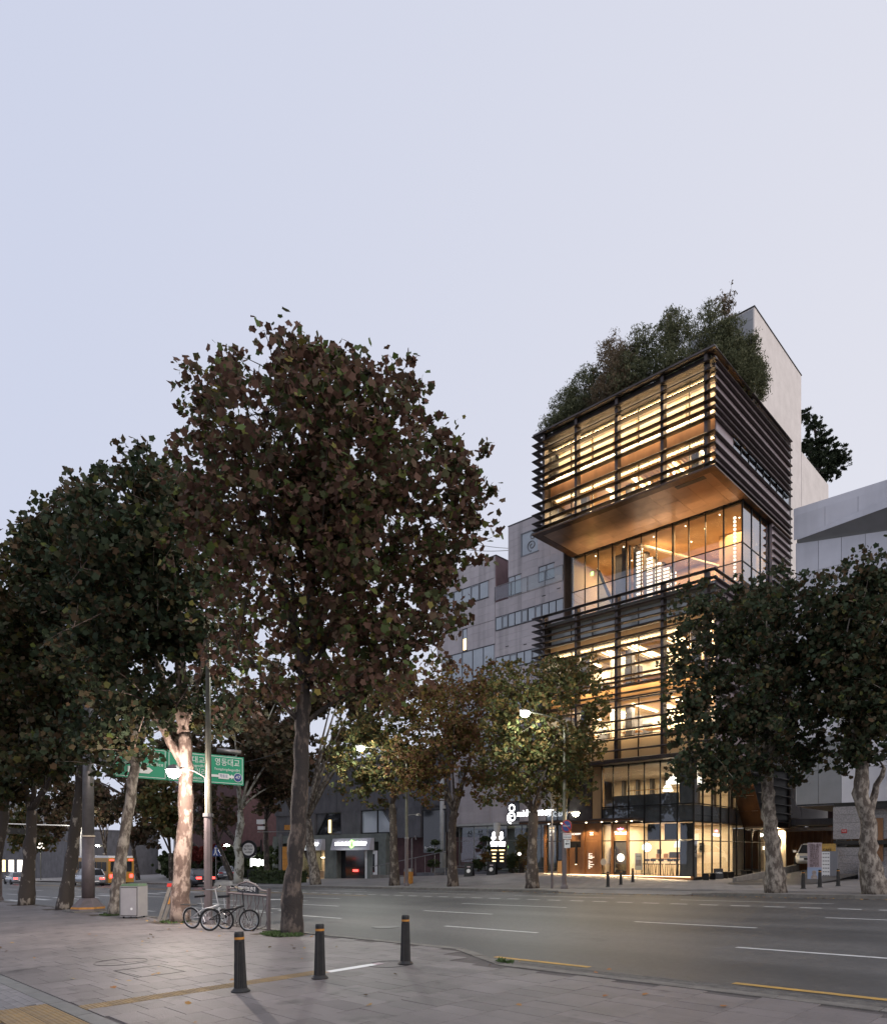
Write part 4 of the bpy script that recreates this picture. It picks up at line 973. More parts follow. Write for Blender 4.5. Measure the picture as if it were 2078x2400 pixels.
lg = MB(); lg.tube([(-15.85 + (.42 - .34 * k / 30) * math.cos(R(-100 - 18 * k)), YB - .03, 24.45 + (.42 - .34 * k / 30) * math.sin(R(-100 - 18 * k))) for k in range(31)], .045, 5)
lg.tube([(-15.75 + .2 * math.cos(R(a)), YB - .03, 25.12 + .2 * math.sin(R(a))) for a in range(0, 361, 24)], .035, 5); lg.build('spiral_emblem', 'greydark', Bd)
for i in range(4): box('balcony_glass', 'glass', Bd, -19.3 + i * 1.56, -19.3 + (i + 1) * 1.56 - .03, YB - .12, YB - .10, 21.15, 22.15)
for i in range(5): box('balcony_post', 'steel', Bd, -19.32 + i * 1.56, -19.28 + i * 1.56, YB - .14, YB - .09, 21.1, 22.2)
box('balcony_rail', 'steel', Bd, -19.32, -13.08, YB - .13, YB - .09, 22.18, 22.22)
for k in range(12): box('cladding_panel', 'midobrown', Bd, -13.03, -13.0, YB + .1, YB + 2.6, 8 + k * 1.4, 8 + (k + 1) * 1.4 - .015)
for x, z in ((-14.9, 20.4), (-16.6, 17.2), (-18.3, 17.4), (-14.2, 14.6), (-13.6, 20.6)): box('wall_vent', 'black', Bd, x, x + .3, YB - .05, YB - .03, z, z + .05)
# lower storeys
for (a, c) in ((-25.0, -19.9), (-19.6, -18.2), (-16.9, -13.05)): clad(a, c, 4.05, 8.35, h=.3, w=1.6, seed=int(-a), y=YB)
box('window_pane', 'darkwin', Bd, -18.1, -17.0, YB - .02, YB + .005, 4.1, 5.6); box('window_pane', 'paleglass', Bd, -18.1, -17.0, YB - .02, YB + .005, 5.65, 6.6); box('window_pane', 'darkwin', Bd, -18.1, -17.0, YB - .02, YB + .005, 6.65, 8.3)
for a in (-23.2, -21.8, -20.7): box('window_pane', 'darkwin', Bd, a, a + .6, YB - .04, YB - .02, 7.2, 8.3)
for x in (-24.6, -18.9, -13.9): MB().lathe([(.27, 0), (.27, 8.2 if x < -24 else 3.7)], 20, (x, YB - .35, .3)).build('column', 'whitecol', Bd, smooth=True)
box('floor_slab', 'whitecol', Bd, -25.0, -13.05, YB, 12, 3.85, 4.0); box('shop_wall', 'darkconc', Bd, -24.9, -13.1, 10.5, 10.6, .3, 3.9); box('shop_ceiling', 'plaster', Bd, -24.9, -13.1, YB + .6, 10.5, 3.78, 3.84)
gx = [-24.2, -23.6, -22.0, -20.6, -19.5, -18.6, -17.2, -15.4, -13.6]
for x in gx: box('mullion', 'steel', Bd, x - .03, x + .03, YB + .5, YB + .58, .55, 3.84)
for z in (.6, 2.65, 3.8): box('transom', 'steel', Bd, gx[0], gx[-1], YB + .51, YB + .57, z - .03, z + .03)
for a, c in zip(gx, gx[1:]):
    for (p, q) in ((.6, 2.65), (2.65, 3.8)): box('glass_pane', 'glass', Bd, a + .03, c - .03, YB + .53, YB + .54, p + .03, q - .03)
for k, ch in enumerate('산부인과'): text(ch, 'lettering', .62, 'black', Bd, (-22.45 + k * 1.12, YB + .50, 3.18))
light('AREA', (-21, 8, 3.7), 45, (.85, 1, .92), 5, 2, Bd, name='shop_lamp')
b = MB()
for k in range(6): b.box(-20.6 + k * .2, -20.46 + k * .2, YB + 1.2, YB + 1.25, 2.0, 2.28)
b.build('sign_letters', 'glowwhite', Bd); MB().tube([(-19.25 + .17 * math.cos(R(a)), YB + 1.2, 2.15 + .24 * math.sin(R(a))) for a in range(0, 361, 30)], .04, 5).build('sign_ring', 'glowgreen', Bd)
for k in range(4): box('desk', 'signwhite', Bd, -23 + k * 1.6, -22.2 + k * 1.6, 7, 7.6, .5, 1.5)
# entrance steps, plinth and planters
zs = lambda x, y: zfar(*TW(x, y))
for k in range(5): box('step', 'darkconc', Bd, -22.6, -18.6, 1.6 + k * .32, 3.4, -.45 + k * .17, -.45 + (k + 1) * .17)
box('terrace', 'border', Bd, -24.8, -13.2, 3.4, YB + .6, -.6, .45)
box('planter_wall', 'darkconc', Bd, -18.6, -15.4, 1.6, 3.4, -.6, .30); box('planter_wall', 'darkconc', Bd, -24.6, -22.6, 1.6, 3.4, -.8, .12)

# --- the grey panelled building right of the tower
Gd = thing('panel_building', 'grey metal-panelled building with granite ground storey right of the tower', 'building', TO, TR)
YG = 5.0
box('wall', 'black', Gd, 2.52, 24, YG + .05, 22, 4.3, 20.6)
rs = random.Random(3); nb = 0
pmg = MB().box(.01, 1.13, 0, .045, .01, 1.83).mesh('facade_panel', 'greypanel'); pmd = MB().box(.01, 1.13, 0, .045, .01, 1.83).mesh('facade_panel', 'greydark')
for i in range(12):
    for j in range(8):
        x = 2.5 + i * 1.14; z = 4.35 + j * 1.84
        if x > 4.5 and 2 <= j <= 3: continue
        me_obj('facade_panel', pmd if (i < 2 and j < 2) else pmg, Gd, (x, YG, z))
for i in range(6):
    for j in range(8): box('facade_panel', 'greypanel', Gd, 2.46, 2.5, YG + .06 + i * 2.2, YG + .06 + i * 2.2 + 2.18, 4.35 + j * 1.84 + .01, 4.35 + (j + 1) * 1.84 - .01)
for k in range(26): box('louvre', 'steel', Gd, 4.6, 16, YG - .02, YG + .05, 8.1 + k * .14, 8.17 + k * .14)
box('louvre_backing', 'black', Gd, 4.55, 16.2, YG + .055, YG + .07, 8.0, 11.8)
MB().box(2.4, 24, YG - .12, YG + .3, 20.55, 20.95).build('parapet', 'greypanel', Gd)
for i in range(10): box('fascia_panel', 'greypanel', Gd, 2.42 + i * 1.6, 2.42 + (i + 1) * 1.6 - .015, YG - .14, YG - .10, 19.2, 20.54)
# wedge canopy that grows out of the facade
MB().prism([(2.6, YG - .14, 19.15), (12, YG - 1.9, 19.15), (12, YG, 17.6), (2.6, YG - .02, 19.0)], (0, 0, .04)).build('wedge_soffit', 'greydark', Gd)
MB().prism([(2.6, YG - .15, 19.15), (12, YG - 1.92, 19.15), (12, YG - 1.92, 19.9), (2.6, YG - .15, 19.25)], (0, .03, 0)).build('wedge_fascia', 'greypanel', Gd)
box('roof_unit', 'greypanel', Gd, 4.0, 4.6, 7, 8, 20.9, 21.6); 
box('window_pane', 'darkwin', Gd, 7.4, 8.6, YG - .03, YG + .05, 5.9, 7.4)
# ground storey: granite piers and courses
box('band', 'black', Gd, 4.4, 16, YG + .12, YG + 2, 4.0, 4.3); box('soffit', 'darkconc', Gd, 2.5, 4.4, YG + .05, 20, 4.25, 4.34)
for j in range(9):
    z = .2 + j * .44; 
    if j == 4: box('band', 'black', Gd, 4.38, 16, YG + .06, YG + 2, z + .14, z + .36); z += 0
    for i, (a, c, y) in enumerate(((4.37, 5.65, YG + .02), (5.66, 7.3, YG + .6), (7.31, 9.0, YG + .6), (9.01, 11, YG + .6), (11.01, 13, YG + .6))):
        if j == 4: continue
        box('granite_block', 'granite', Gd, a, c - .012, y, y + .5, z, z + .428)
    box('granite_block', 'granite', Gd, 4.37, 4.42, YG + .52, YG + 2.4, z, z + .428)
for a in (6.3, 7.45): box('dark_panel', 'rust', Gd, a, a + .32, YG + .52, YG + .598, 1.2, 3.5)
box('plaque', 'signred', Gd, 4.78, 5.05, YG - .0, YG + .018, 2.72, 2.92); text('어니언', 'lettering', .11, 'signwhite', Gd, (4.915, YG - .004, 2.82), width=.2)
box('ledge', 'granite', Gd, 5.7, 8.2, YG - .5, YG + .58, -.2, 1.0); 
for k in range(5): box('step', 'granite', Gd, 8.2, 11, YG - .9 + k * .3, YG + .6, -.2, .3 + k * .17)
# red flower-like hydrant on the ledge
u, v = TW(6.05, YG - .2); h = thing('standpipe', 'dark red siamese standpipe on the granite ledge beside the plane tree', 'standpipe', (u, v, 1.0), TR)
MB().tube([(0, 0, 0), (0, 0, .28)], .06, 10).build('pipe', 'red', h, smooth=True); MB().tube([(-.2, -.06, .26), (-.1, 0, .36), (.1, 0, .36), (.2, -.06, .26)], .065, 8).build('outlet', 'red', h, smooth=True); box('cap', 'black', h, -.12, .12, -.07, .07, .38, .43)

# --- drive, retaining wall and back of the passage
rw = thing('ramp_wall', 'low concrete wall sloping up beside the drive at the tower corner', 'wall', (-15.75, 35.2, 0), R(2.4))
MB().prism([(0, 0, -.1), (.18, 0, -.1), (.18, 9.5, -.1), (0, 9.5, -.1)], (0, 0, .01)).build('footing', 'kerb', rw)
MB().prism([(.0, 0, 0), (.0, 0, .42), (.0, 9.5, .98), (.0, 9.5, 0)], (.2, 0, 0)).build('wall', 'kerb', rw)
drive = MB(); 
for k in range(5):
    y0 = 33.6 + k * 4; z = lambda v: zfar(-13, min(v, 36)) + .02 + max(0, v - 36) * .055
    drive.quad((-15.5, y0, z(y0)), (-11.9, y0, z(y0)), (-11.9, y0 + 4, z(y0 + 4)), (-15.5, y0 + 4, z(y0 + 4)))
dv = drive.build('driveway', 'asphalt'); dv['kind'] = 'structure'
pw = thing('passage_wall', 'dark brown timber-clad wall at the back of the passage behind the white car', 'wall', TO, TR)
for k in range(44): box('board', 'rust', pw, -7 + k * .3, -7 + k * .3 + .285, 19.0, 19.1, -.2, 3.6)
box('beam', 'bronze', pw, -.6, 6.6, 12.4, 12.8, 3.1, 3.32)
box('wall', 'black', pw, 2.6, 6.5, 14.5, 14.6, -.2, 2.2); box('lintel', 'maroon', pw, 1.2, 4.6, 15.6, 16, 3.36, 6.2)
f = MB().box(2.9, 3.6, 14.38, 14.42, 2.25, 2.32).box(2.9, 3.6, 14.38, 14.42, 2.7, 2.77).box(2.9, 2.97, 14.38, 14.42, 2.25, 2.77).box(3.53, 3.6, 14.38, 14.42, 2.25, 2.77).build('frame', 'steel', pw)
MB().tube([(2.3 + .2 * math.cos(R(a)), 14.4, 2.5 + .17 * math.sin(R(a))) for a in range(0, 361, 20)], .03, 6).build('ring', 'steel', pw)

# --- dark concrete block with two small lit shops
Dd = thing('concrete_block', 'dark concrete building with slanted windows above two small lit shops', 'building', (-54.0, 39.7, 0), R(2.0))
gz = -.95
box('upper_wall', 'darkconc', Dd, -13, 12.4, .3, 14, 3.4, 10.5)
for (pts) in ([(-13, 3.4), (-8.2, 3.4), (-7.2, 5.6), (-13, 5.6)],): pass
for i in range(7): box('wall_slab', 'darkconc', Dd, -13 + i * 3.6, -13 + (i + 1) * 3.6 - .05, .12, .3, 5.6, 10.4)
def trap(x0, x1, x2, x3, z0, z1, m='darkwin', y=.2, name='slanted_window'):
    o = MB().prism([(x0, y, z0), (x1, y, z0), (x2, y, z1), (x3, y, z1)], (0, .06, 0)).build(name, m, Dd); return o
for (x0, x1, x2, x3, m) in ((-10.3, -7.6, -7.6, -10.0, 'darkwin'), (-5.4, -1.4, -1.4, -3.8, 'darkwin'), (1.5, 6.2, 4.4, 1.5, 'paleglass')):
    w = trap(x0, x1, x2, x3, 3.55, 5.5, m)
    fr = MB()
    P = [(x0, .14, 3.5), (x1, .14, 3.5), (x2, .14, 5.55), (x3, .14, 5.55), (x0, .14, 3.5)]
    fr.tube(P, .06, 4); fr.build('window_frame', 'black', w)
box('lit_strip', 'glowamber', Dd, -3.55, -3.2, .12, .16, 3.65, 4.9); box('mullion', 'black', Dd, 3.7, 3.78, .1, .2, 3.5, 5.5)
for (x0, x1) in ((-7.6, -5.7), (-1.35, 1.45), (6.6, 9.5)): box('pier_panel', 'darkconc', Dd, x0, x1, -.05, .28, 3.0, 5.58)
box('window', 'darkwin', Dd, 9.7, 12.2, .1, .2, 1.7, 5.2); box('window_frame', 'black', Dd, 9.6, 12.3, .05, .12, 5.2, 5.3); text('Bar Tailor', 'lettering', .34, 'signwhite', Dd, (10.6, .04, 2.1))
box('base_wall', 'maroon', Dd, 5.2, 12.4, .6, 1.0, gz, 3.4); box('base_wall', 'shopgreen', Dd, -13, 5.2, 2.6, 2.9, gz, 3.4)
for (a, c) in ((-9.5, -8.0), (-3.8, -3.0), (-3.0, -1.9), (2.6, 3.4), (4.2, 5.2), (-13, -12)): box('pier', 'shopgreen', Dd, a, c, -.15, 2.6, gz, 2.9)
box('fascia', 'shopgreen', Dd, -13, 5.2, -.1, .5, 2.7, 3.45)
for nm, x0, x1 in (('a', -8.1, -3.7), ('b', -2.1, 3.6)):
    s = MB().prism([(x0, -.15, 1.95), (x1, -.15, 1.95), (x1, -.15, 3.05), (x0, -.15, 3.05)], (0, -.05, 0)).prism([(x0, -.2, 1.95), (x0, -.75, 1.95), (x0, -.45, 3.05), (x0, -.2, 3.05)], (x1 - x0, 0, 0)).build('sign_box', 'greypanel', Dd)
    n = 8; w = (x1 - x0 - 1.1) / n; bb = MB()
    for k in range(n):
        if k == n // 2 : continue
        xx = x0 + .6 + k * w; yy = -.63
        bb.box(xx, xx + w * .28, yy, yy + .1, 2.3, 2.68).box(xx + w * .28, xx + w * .8, yy, yy + .1, 2.3, 2.40).box(xx + w * .28, xx + w * .8, yy, yy + .1, 2.58, 2.68).box(xx + w * .6, xx + w * .8, yy, yy + .1, 2.3, 2.68)
    bb.build('sign_letters', 'glowwhite', s); cx_ = x0 + .6 + (n // 2 + .4) * w
    MB().tube([(cx_ + .25 * math.cos(R(a)), -.66, 2.5 + .33 * math.sin(R(a))) for a in range(0, 361, 24)], .07, 6).build('sign_ring', 'glowgreen', s)
    light('AREA', ((x0 + x1) / 2, -1.1, 2.4), 16, (.95, 1, .95), 3.2, .3, Dd, rot=(R(-30), 0, 0), name='sign_glow')
box('shop_floor', 'floorwood', Dd, -8, -3.8, -.1, 2.6, gz, gz + .15); box('shop_wall', 'plaster', Dd, -7.9, -3.9, 2.5, 2.58, gz, 2.0); box('door_frame', 'black', Dd, -5.9, -5.8, -.05, .02, gz, 1.95)
box('glass_pane', 'glass', Dd, -7.4, -5.9, 0, .01, gz + .2, 1.95); box('rail', 'warmtube', Dd, -7.6, -5.0, 2.2, 2.25, 1.2, 1.26)
light('AREA', (-6.0, 1.3, 1.9), 70, (1, .75, .45), 2.4, 1, Dd, name='shop_lamp')
for x, m in ((-7.3, 'cardark'), (-4.9, 'banner')): MB().lathe([(.12, 0), (.26, .25), (.24, .8), (.3, 1.15), (.1, 1.35), (.13, 1.5), (.02, 1.65)], 12, (x, 1.0, gz + .35)).build('dress_form', m, Dd, smooth=True)
box('display_table', 'plaster', Dd, -6.6, -5.3, 1.2, 1.9, gz + .15, gz + .9)
box('window_pane', 'darkwin', Dd, -1.9, 2.6, .4, .45, gz, 2.0); box('vending_light', 'tail', Dd, .0, .7, .3, .36, gz + .9, gz + 1.1); box('door', 'signwhite', Dd, 2.3, 4.0, -.12, -.06, gz + .1, 1.9); box('door_pane', 'darkwin', Dd, 2.65, 3.65, -.14, -.125, gz + .9, 1.6); 
MB().tube([(8.6, -.2, gz), (8.6, -.2, 2.9), (9.0, -.2, 3.1), (9.1, -.2, 2.8)], .07, 8).build('pipe', 'steel', Dd); box('ramp_slab', 'kerb', Dd, 6.2, 12.4, -2.8, -2.5, gz - .1, gz + .8)
rl = thing('ramp_railing', 'thin metal handrail climbing beside the dark concrete building', 'railing', (-45.5, 37.2, -.4), R(4))
b = MB(); b.tube([(-2, 0, .9), (6.5, 0, 2.2)], .035, 6); b.build('handrail', 'steel', rl)
for k in range(9): MB().tube([(-2 + k * 1.05, 0, -.2), (-2 + k * 1.05, 0, .9 + k * .16)], .02, 5).build('post', 'steel', rl)

# --- maroon and other background buildings on the left
def block(name, label, u0, v0, w, d, h, m, rz=0, wins=(), roof=.3, zb=None):
    zb = zb if zb is not None else zroad(u0, min(v0, 60)) - .2
    t = thing(name, label, 'building', (u0, v0, zb), rz)
    box('wall', m, t, 0, w, 0, d, 0, h); box('roof', 'darkconc', t, -.1, w + .1, -.1, d + .1, h, h + roof)
    for (x, z, ww, hh, wm) in wins: 
        fr = box('window', 'black', t, x, x + ww, -.06, .02, z, z + hh); box('pane', wm, fr, x + .06, x + ww - .06, -.08, -.062, z + .06, z + hh - .06)
    return t
W1 = [(2 + i * 2.4, 4 + j * 3.2, 1.2, 1.5, 'darkwin') for i in range(5) for j in range(2)]
block('brick_building', 'dark maroon brick building behind the white-barked tree across the road', -80, 50, 22, 12, 8, 'maroon', R(2), W1 + [(6, 1, 3, 1.6, 'glowsoft')])
block('brick_building', 'tall windowless brown-maroon brick building behind the green road sign', -108, 46, 20, 14, 14, 'maroon', R(2), [(4, 9.5, .8, 1.2, 'darkwin'), (7, 9.5, .8, 1.2, 'darkwin'), (3, 5, .6, 1.4, 'darkwin')])
block('white_building', 'white tiled building rising behind the brick one at the left', -132, 56, 20, 14, 22, 'whitecol', R(2), [(3 + i * 3, 5 + j * 3.2, 2, 1.4, 'darkwin') for i in range(5) for j in range(5)])
block('grey_building', 'long low grey building with lit openings at the far end of the street', -168, 30, 30, 20, 9, 'darkconc', R(20), [(2 + i * 2.6, 1.2, 1.7, 2.4, 'glowamber' if i % 3 == 0 else 'glowsoft') for i in range(6)] + [(18, 5.6, 5, 1.2, 'glowsoft')])
block('grey_building', 'dark glass block at the very left edge across the junction', -190, 18, 30, 20, 16, 'greydark', R(40), [(2 + i * 3.5, 3 + j * 3.2, 2.2, 1.6, 'darkwin') for i in range(7) for j in range(4)])
block('grey_building', 'grey slab building half hidden between the maroon building and shops', -72, 62, 30, 12, 12, 'darkconc', R(2), [(2 + i * 3, 5 + j * 3, 1.6, 1.4, 'darkwin') for i in range(8) for j in range(2)])
block('grey_building', 'plain grey block closing the street beyond the junction', -150, 75, 40, 20, 12, 'darkconc', R(5), [(3 + i * 4, 3 + j * 3, 2, 1.4, 'darkwin') for i in range(8) for j in range(3)])
# ------------------------------------------------------------------ street furniture
def bollard(name, label, group, h=.75):
    t = thing(name, label, 'bollard', (0, 0, 0), 0, group)
    MB().lathe([(.115, 0), (.12, .012), (.10, .03), (.082, .05)], 24).build('foot', 'bollard', t)
    MB().lathe([(.080, .045), (.062, h - .12)], 40, flute=.10).build('shaft', 'bollard', t)
    MB().lathe([(.060, h - .12), (.060, h - .02), (.052, h), (.01, h + .004)], 24).build('cap', 'bollard', t, smooth=False)
    MB().lathe([(.0625, h - .095), (.0625, h - .065)], 24, cap=False).build('band', 'orange', t)
    return t
b0 = bollard('bollard', 'nearest fluted black bollard with a yellow band on the near pavement', 'fluted bollards on the near pavement')
b0.location = (-8.17, 4.32, znear(-8.17, 4.32)); b0.rotation_euler = (R(1), R(-1.3), 0)
copy_tree(b0, (-8.21, 5.52, znear(-8.2, 5.5)), .2, 'middle fluted black bollard standing at the end of the yellow tactile strip')
copy_tree(b0, (-8.27, 7.12, znear(-8.2, 7.1)), .5, 'fluted black bollard nearest the kerb, standing on a round cover')
f0 = copy_tree(b0, (-19.7, 30.1, zfar(-19.7, 30.1) + .01), 0, 'dark bollard before the rusted text panel, leftmost of three at the tower'); f0['group'] = 'bollards before the tower'
for (u, v, l, g) in ((-20.1, 31.9, 'dark bollard in front of the cafe door with the white disc', 'bollards before the tower'), (-20.5, 33.7, 'dark bollard in front of the white standing poster at the tower', 'bollards before the tower'),
                  (-10.8, 30.7, 'dark bollard left of the pink banner, across the road at the drive', 'bollards by the drive'), (-10.6, 32.0, 'dark bollard standing right in front of the pink banner', 'bollards by the drive'), (-10.3, 33.3, 'dark bollard in front of the white gridded sign box', 'bollards by the drive')):
    c = copy_tree(b0, (u, v, zfar(u, v) + .005), 0, l); c['group'] = g
# --- litter bin
u, v = -22.75, 8.4; t = thing('litter_bin', 'big grey two-part litter bin with green lid between two trees', 'litter bin', (u, v, znear(u, v)), R(-60))
t.rotation_euler = (0, 0, R(38))
MB().box(-.30, .30, -.27, .27, .06, 1.0).build('body', 'bin', t); MB().prism([(-.31, -.28, 1.0), (.31, -.28, 1.0), (.26, -.2, 1.07), (-.26, -.2, 1.07)], (0, .5, 0)).build('lid', 'bingreen', t)
box('side_panel', 'binside', t, -.33, -.302, -.25, .25, .1, .98); box('front_panel', 'bin', t, -.26, .26, -.295, -.272, .1, .95); box('door_gap', 'black', t, -.28, .28, -.2735, -.2705, .08, .97); box('slot', 'black', t, -.34, -.332, -.17, .17, .72, .86)
for x in (-.22, .22):
    for y in (-.2, .2): MB().lathe([(.03, 0), (.03, .06)], 8, (x, y, 0)).build('foot', 'black', t)
MB().lathe([(.04, 0), (.04, .004)], 12).build('emblem', 'signwhite', t, (.10, -.297, .3)).rotation_euler = (R(90), 0, 0)
# --- big sign mast with pyramid foot, arm and the green road signs
u, v = -28.1, 8.72; zb = znear(u, v); mast = thing('sign_mast', 'thick mauve and grey steel mast on a pyramid foot with a yellow stripe', 'mast', (u, v, zb))
MB().box(-.68, .68, -.68, .68, -.05, .05).build('foot_slab', 'kerb', mast)
MB().lathe([(.62, .05), (.61, .10)], 8, ).build('foot', 'polepaint', mast); MB().lathe([(.612, .10), (.585, .17)], 8, cap=False).build('stripe', 'orange', mast); MB().lathe([(.584, .17), (.31, .46), (.29, .48)], 8).build('cone', 'polepaint', mast)
MB().lathe([(.225, .48), (.215, 2.75)], 24).build('lower_shaft', 'polepaint', mast, smooth=True); MB().lathe([(.235, 2.75), (.235, 2.8)], 24).build('collar', 'plaster', mast)
MB().lathe([(.205, 2.8), (.17, 8.0)], 24).build('upper_shaft', 'steel', mast, smooth=True)
for z in (5.6, 6.1): MB().tube([(0, .2, z), (0, 5.9, z + .10)], .09, 10).build('arm', 'steel', mast, smooth=True)
sgn = thing('road_sign', 'green overhead road sign with white Korean and English place names and number 47', 'road sign', (u + .32, v + .78, zb + 5.02))
L = 5.3; H = 1.2
for k, (a, c) in enumerate(((0, 2.0), (2.03, 5.3))):
    pn = box('panel', 'signgreen', sgn, 0, .05, a, c, 0, H)
    fr = MB().box(.052, .058, a + .05, c - .05, .05, .07).box(.052, .058, a + .05, c - .05, H - .07, H - .05).box(.052, .058, a + .05, a + .07, .05, H - .05).box(.052, .058, c - .07, c - .05, .05, H - .05)
    fr.build('border', 'signwhite', pn)
def st(s, h, y, z, w=None, m='signwhite', x=.065): return text(s, 'lettering', h, m, sgn, (x, y, z), rz=R(90), width=w, ext=.002)
st('강남구청', .34, 1.1, .88, 1.25); st('Gangnam-gu Office', .2, 1.05, .58, 1.6)
st('성수대교', .30, 3.0, .9, 1.1); st('Seongsudaegyo(Br)', .15, 3.0, .68, 1.2); st('청담사거리', .30, 3.0, .42, 1.25); st('Cheongdam Jct', .17, 3.05, .18, 1.3)
st('영동대교', .34, 4.55, .90, 1.1); st('Yeongdongdaegyo(Br)', .15, 4.55, .62, 1.15)
MB().prism([(.07, 3.75, .28), (.07, 4.72, .28), (.07, 4.72, .22), (.07, 4.86, .33), (.07, 4.72, .44), (.07, 4.72, .38), (.07, 3.75, .38)], (.004, 0, 0)).build('arrow', 'signwhite', sgn)
MB().prism([(.08, 4.15, .22), (.08, 4.6, .22), (.08, 4.68, .33), (.08, 4.6, .44), (.08, 4.15, .44)], (.004, 0, 0)).build('road_plate', 'signwhite', sgn); st('학동로', .16, 4.38, .33, .36, 'signblue', .088)
o = MB().lathe([(.19, 0), (.19, .01)], 24).build('route_disc', 'signwhite', sgn, (.068, 5.02, .32)); o.rotation_euler = (0, R(90), 0)
o = MB().lathe([(.17, 0), (.17, .012)], 24).build('route_disc', 'signblue', sgn, (.072, 5.02, .32)); o.rotation_euler = (0, R(90), 0); st('47', .2, 5.02, .32, .22, x=.09)
MB().prism([(.07, .5, .2), (.07, 1.3, .2), (.07, 1.45, .33), (.07, 1.3, .44), (.07, .5, .44)], (.004, 0, 0)).build('road_plate', 'signwhite', sgn)
MB().tube([(-.1, 4.2, H + .22), (.1, 5.15, H + .2)], .09, 10).build('lamp_tube', 'steel', mast, (.3, .78, 5.02), smooth=True)
# --- street lamps
def lamp_post(label, u, v, zf, h_low, head_low, h_top, top_arm, low_on=True, top_on=True, low_col=(1, .93, .86), low_e=700, polem='poleolive', top_e=700):
    t = thing('street_lamp', label, 'street lamp', (u, v, zf(u, v)), 0, 'street lamps along the avenue')
    MB().lathe([(.19, 0), (.17, .12), (.13, .2)], 12).build('base', 'polepaint', t); MB().tube([(0, 0, .15), (0, 0, 2.9)], .115, 8).build('lower_pole', 'polepaint', t)
    MB().lathe([(.14, 0), (.14, .09)], 12, (0, 0, 2.9)).build('collar', 'steel', t); MB().tube([(0, 0, 2.99), (0, 0, h_top - .4)], [.095, .06], 8).build('upper_pole', polem, t)
    du, dv, hz = head_low
    MB().tube(bez((0, 0, h_low), (du * .45, dv * .45, hz + .12), (du, dv, hz + .06), 6), .022, 6).build('low_arm', 'steel', t)
    hb = MB().lathe([(.02, .14), (.13, .10), (.20, 0), (.19, -.01)], 14).build('low_shade', 'steel', t, (du, dv, hz)); 
    if low_on:
        MB().lathe([(.02, -.22), (.12, -.18), (.18, -.08), (.19, -.01)], 14).build('low_bulb', 'lampwhite' if low_e > 200 else 'lampwarm', hb)
        light('POINT', (du, dv, hz - .32), low_e, low_col, .09, parent=t)
    tu, tv = top_arm
    MB().tube(bez((0, 0, h_top - .5), (0, 0, h_top + .1), (tu, tv, h_top), 8), [.05] * 4 + [.035] * 4, 7).build('top_arm', polem, t)
    a = math.atan2(tv, tu)
    hd = MB().lathe([(.02, 0), (.13, .12), (.15, .35), (.08, .62), (.02, .68)], 10).build('top_head', 'steel', t, (tu, tv, h_top)); hd.rotation_euler = (R(90), 0, a + R(90)); hd.scale = (1, .6, 1)
    if top_on:
        e = MB().lathe([(.02, -.24), (.15, -.19), (.22, -.1), (.22, 0)], 12).build('bulb', 'lampwhite', t, (tu + .3 * math.cos(a), tv + .3 * math.sin(a), h_top - .05))
        light('POINT', (tu + .3 * math.cos(a), tv + .3 * math.sin(a), h_top - .45), top_e, (.96, 1, .86), .12, parent=t)
    return t
lamp_post('near street lamp beside the parked bicycles, its low lamp glaring against a trunk', -18.3, 8.72, znear, 3.9, (0, -.95, 4.1), 8.7, (0, 2.9), low_e=820, low_col=(1, .84, .74))
lp = lamp_post('street lamp across the road, right of the gold-leaved tree near the orange box', -33.0, 28.5, zfar, 4.3, (.75, .3, 4.3), 8.2, (0, -3.2), low_on=False, top_e=620)
lp2 = lamp_post('street lamp carrying the blue no-parking sign before the tower entrance', -21.07, 28.4, zfar, 3.55, (.35, .45, 3.75), 8.3, (0, -2.7), low_e=60, low_col=(1, .75, .45), top_e=620)
lamp_post('leaning street lamp at the left edge with a yellow notice tied on', -43.0, 9.0, znear, 3.9, (-.8, -.3, 4.1), 8.4, (0, 2.2), low_on=False, top_on=False)
u, v = -42.9, 8.75; t = thing('pole_notice', 'small yellow notice strapped to the leaning pole at the far left', 'notice', (u + .14, v - .1, znear(u, v) + 1.5), R(46)); box('plate', 'tact', t, -.18, .18, -.02, 0, -.3, .3); text('주의', 'lettering', .18, 'black', t, (0, -.022, .0))
for (du, v_, hz, lab, on) in ((-92, 29, 7.6, 'distant street lamp glowing high between two trunks at the left', 1), (-118, 30, 4.6, 'distant lamp glowing low above the long bus', 1), (-96, 32, 4.4, 'small distant lamp right of the steel mast', 1), (-60, 31.5, 3.3, 'small warm lamp behind the near lamp post', 1), (-135, 24, 7.4, 'farthest street lamp, nearly hidden by the leftmost trunk', 1)):
    t = thing('street_lamp', lab, 'street lamp', (du, v_, zroad(du, v_)), 0, 'street lamps along the avenue')
    MB().tube([(0, 0, 0), (0, 0, hz), (-.3, -.9, hz + .2)], .06, 6).build('pole', 'poleolive', t); MB().lathe([(.02, -.12), (.22, -.06), (.25, 0), (.02, .12)], 10).build('head', 'lampwhite', t, (-.3, -1.0, hz + .15))
    light('POINT', (-.3, -1.0, hz - .15), 500 if hz > 5 else 160, (1, .93, .75), .12, parent=t)
